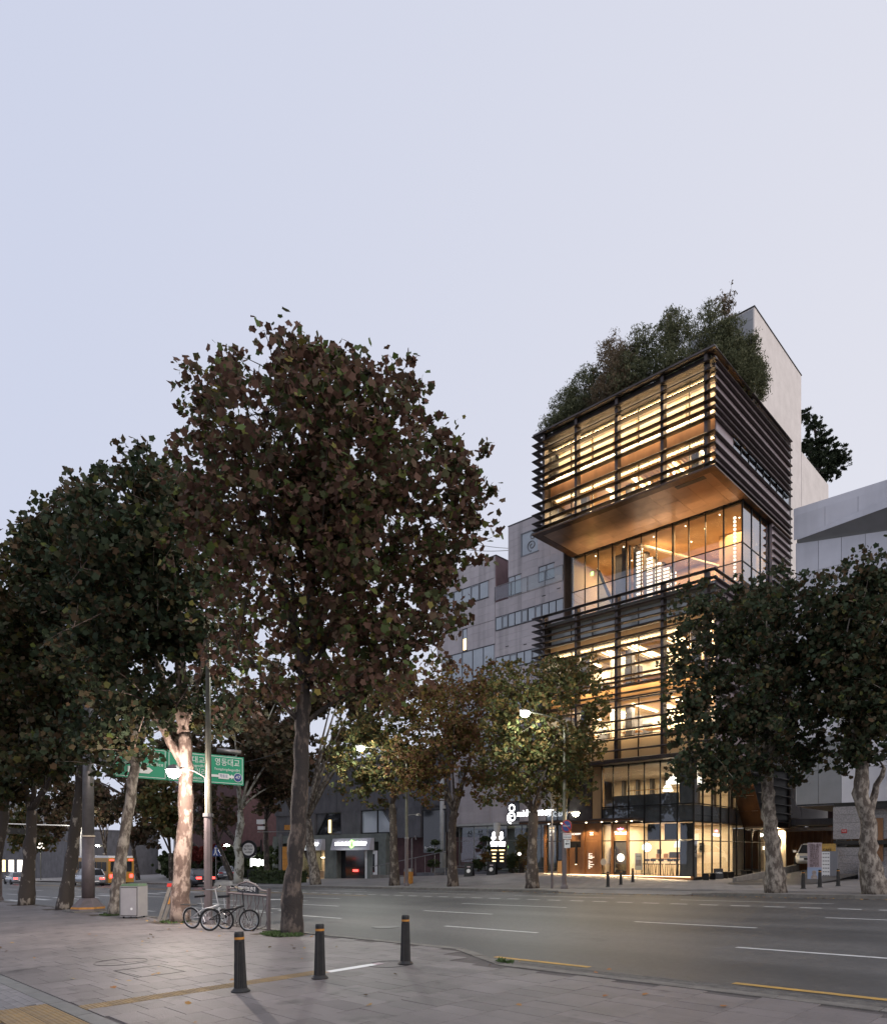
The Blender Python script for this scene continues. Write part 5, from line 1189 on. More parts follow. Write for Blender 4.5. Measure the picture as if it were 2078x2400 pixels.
# sign post with blue round sign and two plates, beside the lamp post
t = thing('sign_pole', 'thin curved-top pole standing left of the lamp post with the no-parking sign', 'pole', (-21.75, 28.3, zfar(-21.75, 28.3)))
MB().tube([(0, 0, 0), (0, 0, 2.6)], .06, 8).build('lower_pole', 'polepaint', t); MB().tube([(0, 0, 2.6), (0, 0, 3.9), (-.05, 0, 4.3), (-.3, -.05, 4.5), (-.6, -.1, 4.45)], [.04, .035, .03, .025, .02], 8).build('upper_pole', 'steel', t)
u, v = -20.95, 28.1; t = thing('no_parking_sign', 'round blue and red no-parking sign over two white plates on the lamp post', 'road sign', (u, v, zfar(u, v) + 3.05), R(15))
o = MB().lathe([(.30, 0), (.30, .02)], 32).build('disc', 'signred', t, (.22, -.02, 0)); o.rotation_euler = (R(90), 0, 0); o.scale = (.85, 1, 1); o = MB().lathe([(.25, 0), (.25, .012)], 32).build('field', 'signblue', t, (.22, -.035, 0)); o.rotation_euler = (R(90), 0, 0); o.scale = (.85, 1, 1)
q = box('bar', 'signred', t, -.24, .24, -.05, -.04, -.028, .028); q.location = (.22, -.005, 0); q.rotation_euler = (0, R(-45), 0); q.rotation_euler = (0, R(45), 0)
text('주차금지', 'lettering', .10, 'signwhite', t, (.22, -.065, 0), width=.34)
box('plate', 'signwhite', t, .04, .46, -.04, -.02, -.62, -.34); text('견인지역', 'lettering', .10, 'signred', t, (.25, -.045, -.41), width=.34); text('07:00-22:00', 'lettering', .08, 'black', t, (.25, -.045, -.54), width=.36)
box('plate', 'signwhite', t, .10, .40, -.04, -.02, -1.06, -.66); MB().prism([(.14, -.045, -.86), (.22, -.045, -.80), (.22, -.045, -.84), (.36, -.045, -.84), (.36, -.045, -.88), (.22, -.045, -.88), (.22, -.045, -.92)], (0, -.003, 0)).build('arrow', 'black', t); text('구간', 'lettering', .08, 'black', t, (.25, -.045, -.73)); box('bracket', 'steel', t, -.1, .3, -.015, .0, -.3, -.27)
# --- orange utility box, A-boards, totem, banner, sign box, hanging sign
u, v = -35.0, 30.4; t = thing('utility_box', 'orange box with grey domed top beside the gold-leaved tree trunk', 'box', (u, v, zfar(u, v)), R(30)); box('body', 'orange', t, -.24, .24, -.2, .2, 0, .8); MB().prism([(-.25, -.21, .8), (.25, -.21, .8), (.25, -.15, 1.0), (-.25, -.15, 1.0)], (0, .4, 0)).build('lid', 'steel', t)
def aboard(lab, u, v, rz):
    t = thing('folding_board', lab, 'sign', (u, v, zfar(u, v)), rz, 'black folding boards')
    MB().prism([(-.3, 0, 0), (.3, 0, 0), (.3, .2, .9), (-.3, .2, .9)], (0, .03, 0)).build('board', 'black', t); MB().prism([(-.3, .5, 0), (.3, .5, 0), (.3, .25, .9), (-.3, .25, .9)], (0, .03, 0)).build('board', 'black', t)
    o = MB().lathe([(.14, 0), (.14, .004)], 16).build('disc', 'signwhite', t, (0, .075, .38)); o.rotation_euler = (R(77), 0, 0); box('writing', 'banner', t, -.12, .12, .128, .134, .62, .7)
aboard('black folding board with a white disc, left of the glowing totem', -33.4, 34.3, R(25)); aboard('black folding board half behind the planter under the glowing totem', -31.9, 34.9, R(20))
u, v = -31.6, 35.3; t = thing('totem_sign', 'dark totem with two glowing white spiral figures and lit lines', 'sign', (u, v, zfar(u, v) + .45), R(10))
box('body', 'black', t, -.55, .55, 0, .2, 0, 1.75)
for x in (-.3, .3):
    fg = MB(); fg.tube([(x + (.17 - .12 * k / 20) * math.cos(R(-100 - 26 * k)), -.04, 2.0 + (.17 - .12 * k / 20) * math.sin(R(-100 - 26 * k))) for k in range(21)], .03, 5); fg.tube([(x + .09 * math.cos(R(a)), -.04, 2.27 + .09 * math.sin(R(a))) for a in range(0, 361, 30)], .028, 5); fg.build('spiral_figure', 'glowwhite', t)
    box('lit_line', 'glowwhite', t, x - .27, x + .27, -.02, 0, 1.55, 1.72); box('lit_line', 'glowwhite', t, x - .24, x + .24, -.02, 0, 1.42, 1.5)
    for k in range(4): box('lit_line', 'glowamber', t, x - (.22 if k == 0 else .13), x + (.22 if k == 0 else .13), -.02, 0, 1.12 - k * .24, 1.2 - k * .24)
light('AREA', (0, -.3, 1.7), 12, (1, .97, .9), 1, .6, t, rot=(R(-90), 0, 0), name='sign_glow')
u, v = TW(4.5, 1.4); t = thing('banner_stand', 'pink printed banner stand with a portrait at its foot by the drive', 'banner', (u, v, zfar(u, v)), R(5))
MB().prism([(-.33, 0, .1), (.33, 0, .1), (.30, .1, 1.95), (-.36, .1, 1.95)], (0, .02, 0)).build('sheet', 'banner', t); MB().prism([(-.33, -.012, .1), (.33, -.012, .1), (.32, .02, .7), (-.34, .02, .7)], (0, .01, 0)).build('picture', 'skin', t); box('foot', 'black', t, -.38, .38, -.15, .25, 0, .08)
for k, s in enumerate(['신메뉴 출시', '오늘의 커피', '브런치 세트', '파스타', '샐러드', '와인', '디저트', '케이크', '스페셜', '할인']): text(s, 'lettering', .13 if k else .16, 'maroon', t, (-.02, .06 - k * .0085, 1.82 - k * .115), width=.42 if k else .56)
MB().lathe([(.02, .13), (.09, .1), (.1, 0), (.07, -.1), (.15, -.16), (.2, -.3)], 12).build('portrait', 'rough', t, (-.02, .0, .42)).scale = (1, .08, 1)
u, v = TW(4.55, 3.5); t = thing('sign_box', 'white and grey sign box with rows of small dark marks against the granite pier', 'sign', (u, v, zfar(u, v)), R(10))
box('body', 'greydark', t, -.42, .42, 0, .35, 0, 1.5); box('face', 'signwhite', t, -.40, .08, -.01, 0, .05, 1.46)
b = MB()
for r in range(7):
    for c in range(5): b.box(-.34 + c * .085, -.295 + c * .085, -.016, -.0105, .2 + r * .19, .25 + r * .19)
b.build('marks', 'black', t); u, v = TW(3.95, 4.4); t = thing('yellow_sign', 'yellow sign board behind the gridded sign box', 'sign', (u, v, zfar(u, v) + 1.45), R(5)); box('board', 'markY', t, -.1, .7, 0, .05, 0, .45); text('CAFE', 'lettering', .18, 'black', t, (.3, -.01, .12)); box('post', 'black', t, .25, .32, .01, .04, -1.45, 0)
u, v = -68.2, 37.0; t = thing('round_sign', 'round pale hanging shop sign on a dark disc beside the white-barked tree', 'sign', (u, v, .9), R(35)); 
for r_, m_, y_ in ((.95, 'black', 0), (.66, 'signwhite', -.06)): MB().lathe([(r_, 0), (r_, .05)], 30).build('disc', m_, t, (0, y_, 1.2)).rotation_euler = (R(90), 0, 0)
text('비튼앤파스타', 'lettering', .3, 'black', t, (0, -.13, 1.5), width=.9); text('Bar Tailor', 'lettering', .34, 'black', t, (0, -.13, 1.2), width=1.0); text('GOURMET', 'lettering', .26, 'black', t, (0, -.13, .88), width=.8); box('post', 'black', t, 1.3, 1.45, 0, .1, -2.6, 2.2)
u, v = -68.1, 38.0; t = thing('light_box', 'bright white light box glowing low behind the hedge', 'sign', (u, v, -.2), R(35)); box('case', 'black', t, -1.25, 1.25, 0, .4, -.9, .15); box('face', 'glowwhite', t, -.85, .85, -.02, .38, .46, 1.3); light('AREA', (0, -.4, .9), 60, (1, .97, .9), 2, 1, t, rot=(R(-90), 0, 0), name='sign_glow')
u, v = -57.7, 35.0; t = thing('orange_pillar', 'orange lit pillar sign in sections left of the dark-trunked big tree', 'sign', (u, v, -.8), R(35)); 
for k in range(4): box('section', 'orange', t, -.28, .28, 0, .3, .7 + k * .6, 1.28 + k * .6)
box('post', 'darkconc', t, -.65, -.35, 0, .3, 0, 4.2)
t = thing('traffic_camera', 'white traffic camera with an orange bar on a mast arm by the maroon building', 'camera', (-57, 33, 3.0), R(35)); box('camera_body', 'signwhite', t, -1.2, -.5, -.2, .2, 1.3, 1.7); box('camera_body', 'signwhite', t, -1.1, -.5, -.2, .2, .8, 1.1); MB().tube([(-1.2, 0, .6), (4, 0, .6)], .05, 6).build('arm', 'steel', t); box('bar', 'orange', t, 1.4, 3.6, -.05, .05, .75, 1.2); MB().tube([(4, 0, .6), (4, 0, -4)], .08, 6).build('post', 'poleolive', t)
t = thing('crossing_sign', 'blue triangular crosswalk sign on a thin post behind the near lamp post', 'road sign', (-59.6, 29.1, -1.0), R(40)); MB().prism([(-.55, 0, 2.4), (.55, 0, 2.4), (0, 0, 3.4)], (0, .04, 0)).build('plate', 'signblue', t); MB().tube([(0, .06, 0), (0, .06, 2.5)], .04, 6).build('post', 'steel', t)
g = MB(); g.lathe([(.08, -.08), (.1, 0), (.08, .08)], 8, (0, -.02, 3.1)); g.prism([(-.08, -.02, 2.7), (.08, -.02, 2.7), (.06, -.02, 3.0), (-.06, -.02, 3.0)], (0, -.02, 0)).prism([(-.2, -.02, 2.48), (-.1, -.02, 2.48), (0, -.02, 2.75), (-.06, -.02, 2.75)], (0, -.02, 0)).prism([(.2, -.02, 2.48), (.1, -.02, 2.48), (0, -.02, 2.75), (.06, -.02, 2.75)], (0, -.02, 0)).build('walking_figure', 'signwhite', t)
# traffic signal arm far left
t = thing('traffic_signal', 'traffic signal on a long horizontal arm down the avenue at the left', 'traffic light', (-93, 18.5, -2.2), 0); MB().tube([(0, 9.5, 0), (0, 9.5, 7.2), (0, 9.5, 7.2), (0, 0, 7.25)], [.12, .1, .08, .06], 8).build('mast_arm', 'signwhite', t); box('housing', 'black', t, .05, .35, .2, 3.4, 6.1, 6.75)
for k in range(3): MB().lathe([(.2, 0), (.2, .05)], 12).build('lens', 'darkwin' , t, (.36, .7 + k * 1.05, 6.42)).rotation_euler = (0, R(90), 0)
t = thing('no_parking_sign', 'small distant round blue sign over a white plate at the left', 'road sign', (-96, 27.8, -2.0), R(45)); MB().lathe([(.55, 0), (.55, .04)], 20).build('disc', 'signred', t, (0, 0, 3.6)).rotation_euler = (R(90), 0, 0); MB().lathe([(.42, 0), (.42, .05)], 20).build('field', 'signblue', t, (0, -.02, 3.6)).rotation_euler = (R(90), 0, 0); box('plate', 'signwhite', t, -.45, .45, -.03, 0, 1.7, 2.9); MB().tube([(0, .04, 0), (0, .04, 4)], .05, 6).build('post', 'steel', t)
# --- wooden boards leaning on the tree (white and yellow, red tops)
for k, (du, lab) in enumerate(((0, 'pale board with a red top leaning on the pinkish trunk'), (.14, 'pale and yellow striped board leaning right of the first board'))):
    u, v = -20.35 + du * .7, 8.2 + du * .7; t = thing('leaning_board', lab, 'board', (u, v, znear(u, v)), YAW, 'boards leaning on the tree')
    MB().prism([(-.05, 0, 0), (.05, 0, 0), (.33, .12, 1.0), (.23, .12, 1.0)], (0, .025, 0)).build('plank', 'kerb', t); MB().prism([(.19, .11, 1.0), (.37, .11, 1.0), (.39, .12, 1.1), (.21, .12, 1.1)], (0, .04, 0)).build('end_cap', 'red', t)
    if k: MB().prism([(.10, .045, .5), (.16, .045, .5), (.27, .105, .9), (.21, .105, .9)], (0, .003, 0)).build('stripe', 'orange', t)
# --- bicycle stand and bicycles
def W2(u, v): return znear(u, v)
RK = thing('bicycle_stand', 'brown metal bicycle stand with an arched name board beside the big tree', 'bicycle stand', (-17.2, 8.74, znear(-16.3, 8.8)), 0)
Lr = 2.05
for x in (0, Lr): box('post', 'polepaint', RK, x - .035, x + .035, -.035, .035, 0, 1.02)
MB().tube([(0, 0, .84), (Lr, 0, .84)], .03, 6).build('top_rail', 'polepaint', RK); MB().tube([(0, 0, .95), (.35, 0, .97), (.65, 0, 1.1), (1.02, 0, 1.16), (1.4, 0, 1.1), (1.7, 0, .97), (Lr, 0, .95)], .022, 6).build('arch', 'polepaint', RK)
box('name_board', 'cardark', RK, .52, 1.55, -.02, .02, .88, 1.06); text('자전거보관대', 'lettering', .13, 'signwhite', RK, (1.03, -.025, .97), width=.85)
for k in range(11):
    x = .09 + k * .187; d = .06 if k % 2 else -.06
    MB().tube([(x, 0, .84), (x, 0, .68), (x + d, 0, .55), (x - d, -.02, .30), (x - d * .5, -.05, .12), (x - d * .5, -.28, .05), (x, -.3, .18)], .012, 5).build('bar', 'polepaint', RK)
def bicycle(lab, loc, rz, fm, lean, wr=.25, rack=True):
    t = thing('bicycle', lab, 'bicycle', loc, rz, 'bicycles at the stand'); t.rotation_euler = (lean, 0, rz)
    for x, nm in ((0, 'wheel'), (1.02, 'wheel')):
        w = MB().tube([(wr * math.cos(R(a)), 0, wr * math.sin(R(a))) for a in range(0, 361, 12)], .022, 6, cap=False).build(nm, 'tyre', t, (x, 0, wr + .02), smooth=True)
        MB().tube([((wr - .03) * math.cos(R(a)), 0, (wr - .03) * math.sin(R(a))) for a in range(0, 361, 15)], .010, 5, cap=False).build('rim', 'rim', w)
        sp = MB()
        for k in range(16): sp.tube([(.02 * math.cos(R(k * 22.5 + 30)), 0, .02 * math.sin(R(k * 22.5 + 30))), ((wr - .03) * math.cos(R(k * 22.5)), 0, (wr - .03) * math.sin(R(k * 22.5)))], .0022, 3, cap=False)
        sp.build('spokes', 'rim', w)
    A = lambda *p: [(q[0], q[1] if len(q) > 2 else 0, q[-1]) for q in p]
    f = MB(); f.tube(A((.40, 0, .34), (.36, 0, .56)), .018, 6).tube(A((.37, 0, .50), (.62, 0, .55), (.86, 0, .62)), .026, 7).tube(A((.40, 0, .33), (.70, 0, .56)), .014, 6)
    for s in (-.05, .05): f.tube([(0, s, wr + .02), (.36, s * .3, .50)], .009, 5).tube([(0, s, wr + .02), (.40, s * .5, .32)], .009, 5).tube([(.86, s * .4, .56), (.93, s, .42), (1.02, s, wr + .02)], .011, 5)
    f.build('frame', fm, t, smooth=True)
    MB().tube(A((.37, 0, .54), (.33, 0, .80)), .012, 6).build('seat_post', 'rim', t); MB().prism([(.20, -.075, .80), (.20, .075, .80), (.46, .02, .82), (.46, -.02, .82)], (0, 0, .05)).build('saddle', 'black', t)
    MB().tube(A((.86, 0, .60), (.82, 0, .80), (.79, 0, 1.02)), .014, 6).build('stem', fm, t); MB().tube([(.74, -.28, 1.05), (.79, -.1, 1.02), (.79, .1, 1.02), (.74, .28, 1.05)], .012, 6).build('handlebar', 'rim', t)
    for s in (-1, 1): MB().tube([(.71, s * .28, 1.06), (.67, s * .33, 1.07)], .018, 6).build('grip', 'black', t)
    c = MB().tube([(.40 + .085 * math.cos(R(a)), -.05, .32 + .085 * math.sin(R(a))) for a in range(0, 361, 20)], .008, 5, cap=False).tube([(.40, -.05, .32), (.46, -.06, .18)], .009, 5).tube([(.40, .05, .32), (.34, .06, .46)], .009, 5).build('crank', 'rim', t)
    for q in ((.46, -.1, .18), (.34, .1, .46)): box('pedal', 'black', t, q[0] - .04, q[0] + .04, q[1] - .03, q[1] + .03, q[2] - .012, q[2] + .012)
    MB().tube([((wr + .03) * math.cos(R(a)), 0, wr + .02 + (wr + .03) * math.sin(R(a))) for a in range(20, 175, 14)], .012, 4).build('mudguard', fm if rack else 'black', t)
    if rack: box('carrier', 'black', t, -.28, .22, -.06, .06, .60, .615)
    return t
u, v = -17.35, 7.85; bicycle('white folding bicycle with a rear carrier standing before the lamp post', (u, v, W2(u, v)), R(25), 'bikewhite', R(6))
u, v = -16.3, 7.8; bicycle('black folding bicycle chained at the stand, right of the white one', (u, v, W2(u, v)), R(35), 'black', R(-7), .25, False)

# ------------------------------------------------------------------ vehicles
def car(label, loc, rz, paint, lights=None, kind='sedan', detail=True):
    t = thing('car', label, 'car', loc, rz)
    if kind == 'sedan':
        st_ = [(-2.25, .50, .55, .70), (-2.15, .28, .78, .80), (-1.7, .24, .92, .87), (-.9, .22, .95, .90), (.6, .22, .93, .90), (1.4, .24, .86, .88), (2.05, .28, .72, .80), (2.28, .42, .55, .66)]
        cab = [(-1.75, .92, .93, .80), (-1.05, .93, 1.38, .66), (-.1, .93, 1.44, .64), (.5, .93, 1.38, .64), (1.3, .88, .90, .76)]
    else:
        st_ = [(-2.2, .45, .9, .78), (-2.15, .32, 1.05, .86), (-1.2, .28, 1.08, .92), (.8, .28, 1.06, .92), (1.6, .3, 1.0, .9), (2.1, .35, .88, .82), (2.25, .45, .7, .7)]
        cab = [(-2.1, 1.03, 1.06, .84), (-1.85, 1.05, 1.62, .70), (-.2, 1.05, 1.70, .70), (.55, 1.05, 1.62, .68), (1.35, 1.0, 1.04, .78)]
    b = MB()
    def sec(x, z0, z1, w):
        return [(x, -w, z0 + .08), (x, -w * .9, z0), (x, w * .9, z0), (x, w, z0 + .08), (x, w * 1.02, (z0 + z1) / 2 + .05), (x, w * .93, z1 - .04), (x, w * .8, z1), (x, -w * .8, z1), (x, -w * .93, z1 - .04), (x, -w * 1.02, (z0 + z1) / 2 + .05)]
    def loft(bb, S_):
        n0 = len(bb.v); k = len(S_[0])
        for s in S_: bb.v += s
        for i in range(len(S_) - 1):
            for j in range(k):
                j2 = (j + 1) % k; a = n0 + i * k; bb.f.append((a + j, a + j2, a + k + j2, a + k + j)); bb.m.append(0)
        bb.f.append(tuple(n0 + j for j in range(k - 1, -1, -1))); e = n0 + (len(S_) - 1) * k; bb.f.append(tuple(e + j for j in range(k))); bb.m += [0, 0]
    loft(b, [sec(*s) for s in st_]); bd = b.build('body', paint, t, smooth=True)
    g = MB(); loft(g, [[(x, -w, z0), (x, w, z0), (x, w * .96, (z0 + z1) / 2), (x, w * .84, z1), (x, -w * .84, z1), (x, -w * .96, (z0 + z1) / 2)] for x, z0, z1, w in cab]); g.build('window_glass', 'darkwin', t)
    r_ = MB(); top = [c for c in cab if c[2] > 1.3]
    loft(r_, [[(x, -w * .80, z1 - .01), (x, w * .80, z1 - .01), (x, w * .74, z1 + .03), (x, -w * .74, z1 + .03)] for x, z0, z1, w in top]); r_.build('roof', paint, t, smooth=True)
    for x0, x1, zz in ((cab[0][0], cab[1][0], 0), (cab[-1][0], cab[-2][0], 0)):
        ia = cab[0] if x0 < 0 else cab[-1]; ib = cab[1] if x0 < 0 else cab[-2]
        for s in (-1, 1): MB().tube([(x0, s * ia[3] * .97, ia[2]), (x1, s * ib[3] * .86, ib[2])], .035, 5).build('pillar', paint, t)
    for s in (-1, 1):
        for x in (-1.4, 1.4):
            w = MB().lathe([(.20, -.1), (.32, -.1), (.33, -.06), (.33, .06), (.32, .1), (.20, .1)], 18).build('wheel', 'tyre', t, (x, s * .83, .32)); w.rotation_euler = (R(90), 0, 0); MB().lathe([(.21, -.09), (.19, -.06), (.04, -.03), (.04, .09), (.21, .09)], 14).build('rim', 'rim', w)
        box('mirror', paint, t, .78, .92, s * .93 - .09, s * .93 + .09, .92, 1.05)
        front_e = 'head' if lights in ('head', 'both') else 'paleglass'; back_e = 'tail' if lights in ('tail', 'both') else 'signred'
        xf = st_[-1][0]; box('headlight', front_e, t, xf - .22, xf - .02, s * .42 - .2, s * .42 + .2, .60, .72); box('taillight', back_e, t, -2.24, -2.12, s * .55 - .2, s * .55 + .2, .68, .84)
    box('grille', 'black', t, st_[-1][0] - .08, st_[-1][0] + .02, -.4, .4, .48, .58); box('number_plate', 'signwhite', t, st_[-1][0] - .0, st_[-1][0] + .03, -.26, .26, .38, .46); box('number_plate', 'signwhite', t, -2.3, -2.26, -.26, .26, .45, .55)
    return t
u, v = TW(2.0, 9.5); car('white saloon parked on the drive beside the tower, facing the street', (u, v, zfar(-13, 36) + .02 + (v - 36) * .055), R(-72), 'carwhite')
light('SPOT', TW(.6, 6.5) + (3.1,), 55, (1, .78, .5), .08, rot=(R(25), R(12), 0), name='drive_lamp', spot=110)
# the avenue traffic, at rest
car('pale estate car with red tail lights passing behind the steel mast', (-72.5, 22.5, zroad(-72.5, 22.5)), R(180), 'carsilver', 'tail', 'suv')
car('dark saloon with red tail lights seen between the pinkish trunk and the lamp post', (-55.5, 25.2, zroad(-55.5, 25.2)), R(180), 'cardark', 'tail')
car('dark saloon with red tail lights just left of the white-barked tree', (-49.3, 25.5, zroad(-49.3, 25.5)), R(180), 'maroon', 'tail') if False else None
car('silver saloon with red tail lights between the two leftmost trunks', (-97, 22.0, zroad(-97, 22)), R(180), 'carsilver', 'tail')
car('maroon saloon with red tail lights behind the leaning pole far left', (-108, 25, zroad(-108, 25)), R(180), 'maroon', 'tail')
car('silver-blue saloon parked on the forecourt behind the lamp post', (-71, 36, zfar(-71, 36)), R(150), 'carsilver')
t = thing('city_bus', 'amber city bus passing behind the mast and the mottled trunk', 'bus', (-77.5, 25.4, zroad(-77.5, 25.4)), R(180))
MB().box(-5.4, 5.4, -1.22, 1.22, .35, 2.75).build('body', 'busyellow', t); box('roof', 'signwhite', t, -5.3, 5.3, -1.15, 1.15, 2.75, 2.95); 
for k in range(7):
    for s in (-1, 1): box('window', 'darkwin', t, -4.9 + k * 1.42, -3.62 + k * 1.42, s * 1.23 - .01, s * 1.23 + .01, 1.45, 2.35)
for s in (-1, 1):
    box('stripe', 'orange', t, -5.38, 5.38, s * 1.225 - .01, s * 1.225 + .01, .8, 1.0); box('taillight', 'tail', t, -5.46, -5.4, s * .95 - .15, s * .95 + .15, .8, 1.15); box('taillight', 'tail', t, -5.46, -5.4, s * .9 - .2, s * .9 + .2, 2.5, 2.6)
    for x in (-3.2, 3.4): MB().lathe([(.46, -.14), (.48, 0), (.46, .14)], 18).build('wheel', 'tyre', t, (x, s * 1.1, .48)).rotation_euler = (R(90), 0, 0)
box('window', 'darkwin', t, -5.43, -5.40, -1.0, 1.0, 1.4, 2.4)
# ------------------------------------------------------------------ trees
def cray(px, py, Z):
    r = (px - 1039) / 1666
    return ((r * .692 - .722) * Z / 1.0, (r * .722 + .692) * Z, CAM_Z + (2002 - py) / 1666 * Z)
def rel(loc, pts, Z): return [tuple(a - b for a, b in zip(cray(px, py, Z), loc)) for px, py in pts]
def blobs(loc, L, Z, deep=1.0):
    """crown masses in the turned frame: (across, away, up) offsets and radii; a mass seen from below shows its
    underside, so its height and depth are solved together to keep the measured outline"""
    out = []; g0 = (loc[0] * .692 + loc[1] * .722, -loc[0] * .722 + loc[1] * .692)
    for (px, py, rx, rz, *d) in L:
        z_ = Z + (d[0] if d else 0); k = z_ / 1666; tn = abs(2002 - py) / 1666; tx = abs(px - 1039) / 1666
        rd = rx * deep
        if tn * rd > .7 * rz: rd = .7 * rz / tn
        if tx * rd > .6 * rx: rd = min(rd, .6 * rx / tx)
        h = math.sqrt(max(rz * rz - (tn * rd) ** 2, .2 * rz * rz)); w = math.sqrt(max(rx * rx - (tx * rd) ** 2, .3 * rx * rx))
        out.append(((px - 1039) * k - g0[0], z_ - g0[1], CAM_Z + (2002 - py) * k - loc[2], w * k * .93, rd * k, h * k * .93))
    return out
def ptree(label, base, zf, trunk, rad, crown, n, size, leaf, barkm, seed, forks=(), group='plane trees along the near kerb', kind='mid', twigs=60, spread=.55, clumps=None, dv=None, deep=1.0, shell=.55):
    """base: u,v of the trunk foot; trunk, crown and forks were measured on the photograph at the trunk's distance"""
    u, v = base; Z = -u * .722 + v * .692
    loc = (u, v, zf(u, v))
    path = rel(loc, trunk, Z); d0 = path[0]; path = [(p[0] - d0[0] * (1 - i / len(path)), p[1] - d0[1] * (1 - i / len(path)), p[2]) for i, p in enumerate(path)]; path[0] = (0, 0, 0)
    rs = random.Random(seed)
    fk = []
    for (x, y, r, at) in forks:
        e = cray(x, y, Z + rs.uniform(-1.3, 1.3)); fk.append((path[at], tuple(e[i] - loc[i] for i in range(3)), r))
    return tree('plane_tree', label, loc, path, rad, blobs(loc, crown, Z, deep), n, size, leaf, barkm, seed, kind=kind, forks=fk, group=group, twigs=twigs, spread=spread, clumps=clumps, shell=shell, turn=YAW)
GN, GF, GB = 'plane trees along the near kerb', 'plane trees along the far kerb', 'trees further down the avenue'
ptree('tallest brown-leaved plane tree with dark straight trunk, right of the bicycles', (-13.9, 8.6), znear,
      [(684, 2181), (685, 2080), (698, 1950), (704, 1820), (708, 1700), (712, 1600)], [.29, .195, .18, .172, .16, .14],
      [(765, 1180, 355, 375), (765, 1180, 355, 375), (765, 1210, 365, 395), (620, 850, 130, 75), (780, 870, 130, 75), (500, 930, 110, 110), (960, 900, 70, 90), (475, 930, 110, 130), (720, 1590, 210, 85), (590, 1620, 150, 70), (900, 1480, 210, 160), (1030, 1360, 120, 200), (1050, 1080, 110, 130), (1100, 1220, 95, 130), (1120, 1120, 60, 80), (480, 1200, 130, 230), (560, 1500, 180, 130), (860, 1530, 190, 125), (1040, 1430, 90, 130), (1130, 1300, 40, 60), (1150, 1140, 30, 40), (850, 1610, 140, 75), (1000, 1540, 90, 70)],
      31000, .138, 'leafbrown', 'barkdark', 11, forks=[(640, 1350, .10, 5), (560, 1150, .07, 5), (720, 1080, .12, 5), (850, 1300, .09, 5), (960, 1180, .06, 5), (760, 900, .07, 5), (560, 1520, .06, 4), (900, 1560, .06, 4), (660, 950, .05, 5)], kind='plane', twigs=420, spread=.26, clumps=2100, group=GN, shell=.30)
ptree('second near plane tree with pinkish peeling trunk lit by the glaring lamp', (-19.8, 8.6), znear,
      [(424, 2153), (425, 2060), (436, 1920), (436, 1800), (434, 1720)], [.31, .225, .21, .2, .17],
      [(350, 1300, 200, 260), (350, 1330, 220, 260), (330, 1090, 100, 80), (420, 1170, 120, 140), (300, 1330, 190, 190), (430, 1500, 200, 150), (240, 1560, 170, 110), (370, 1660, 190, 75), (500, 1690, 90, 60), (270, 1740, 110, 55)],
      21000, .16, 'leafgreen', 'barkpink', 12, forks=[(350, 1650, .15, 3), (300, 1450, .12, 4), (420, 1400, .13, 4), (380, 1200, .08, 4), (480, 1500, .08, 4)], kind='plane', twigs=160, spread=.3, clumps=1500, shell=.3)
ptree('third near plane tree leaning right with white mottled trunk beside the litter bin', (-24.9, 8.6), znear,
      [(273, 2140), (280, 2050), (292, 1960), (305, 1880), (316, 1800), (318, 1730)], [.28, .20, .185, .17, .16, .14],
      [(200, 1330, 170, 200), (215, 1165, 95, 80), (160, 1330, 150, 160), (230, 1490, 160, 150), (300, 1650, 140, 90), (180, 1740, 130, 70), (250, 1800, 70, 40), (330, 1775, 55, 38)], 15000, .175, 'leafgreen', 'barkplane', 13,
      forks=[(220, 1500, .10, 5), (180, 1330, .08, 5), (320, 1560, .08, 5), (250, 1680, .06, 4)], kind='plane', twigs=110, spread=.32, clumps=1200, shell=.3)
ptree('fourth near plane tree leaning right, just left of the thick steel mast', (-30.5, 8.6), znear,
      [(153, 2126), (163, 2050), (176, 1950), (188, 1860), (190, 1790)], [.32, .23, .21, .20, .17],
      [(115, 1270, 80, 60), (95, 1450, 150, 150), (130, 1600, 140, 130), (170, 1720, 120, 70), (90, 1790, 100, 65)], 13000, .21, 'leafnear', 'barknear', 14,
      forks=[(120, 1500, .12, 4), (60, 1350, .08, 4), (190, 1600, .09, 4), (230, 1720, .08, 3)], kind='plane', twigs=80, spread=.35, clumps=1000, shell=.3)
ptree('fifth near plane tree with forked dark trunk and a pale bark patch at its foot', (-36.2, 8.6), znear,
      [(62, 2118), (67, 2050), (74, 1960), (75, 1900)], [.36, .27, .24, .21],
      [(55, 1340, 75, 50), (30, 1500, 130, 140), (50, 1660, 150, 120), (90, 1770, 130, 75), (20, 1850, 80, 55)], 13000, .23, 'leafnear', 'barknear', 15,
      forks=[(28, 1830, .15, 3), (125, 1810, .15, 3), (20, 1600, .12, 3), (100, 1600, .12, 3)], kind='plane', twigs=80, spread=.38, clumps=1000, shell=.3)
ptree('sixth near plane tree, cut by the left edge of the view', (-42.8, 8.5), znear,
      [(-8, 2112), (0, 2030), (14, 1930), (18, 1850)], [.36, .28, .26, .22],
      [(-20, 1420, 70, 50), (-40, 1560, 110, 130), (-10, 1720, 110, 110), (0, 1840, 80, 50)], 8000, .25, 'leafnear', 'barknear', 16, forks=[(-10, 1600, .12, 3), (40, 1700, .1, 3)], kind='plane', twigs=50, spread=.4, clumps=600, shell=.3)
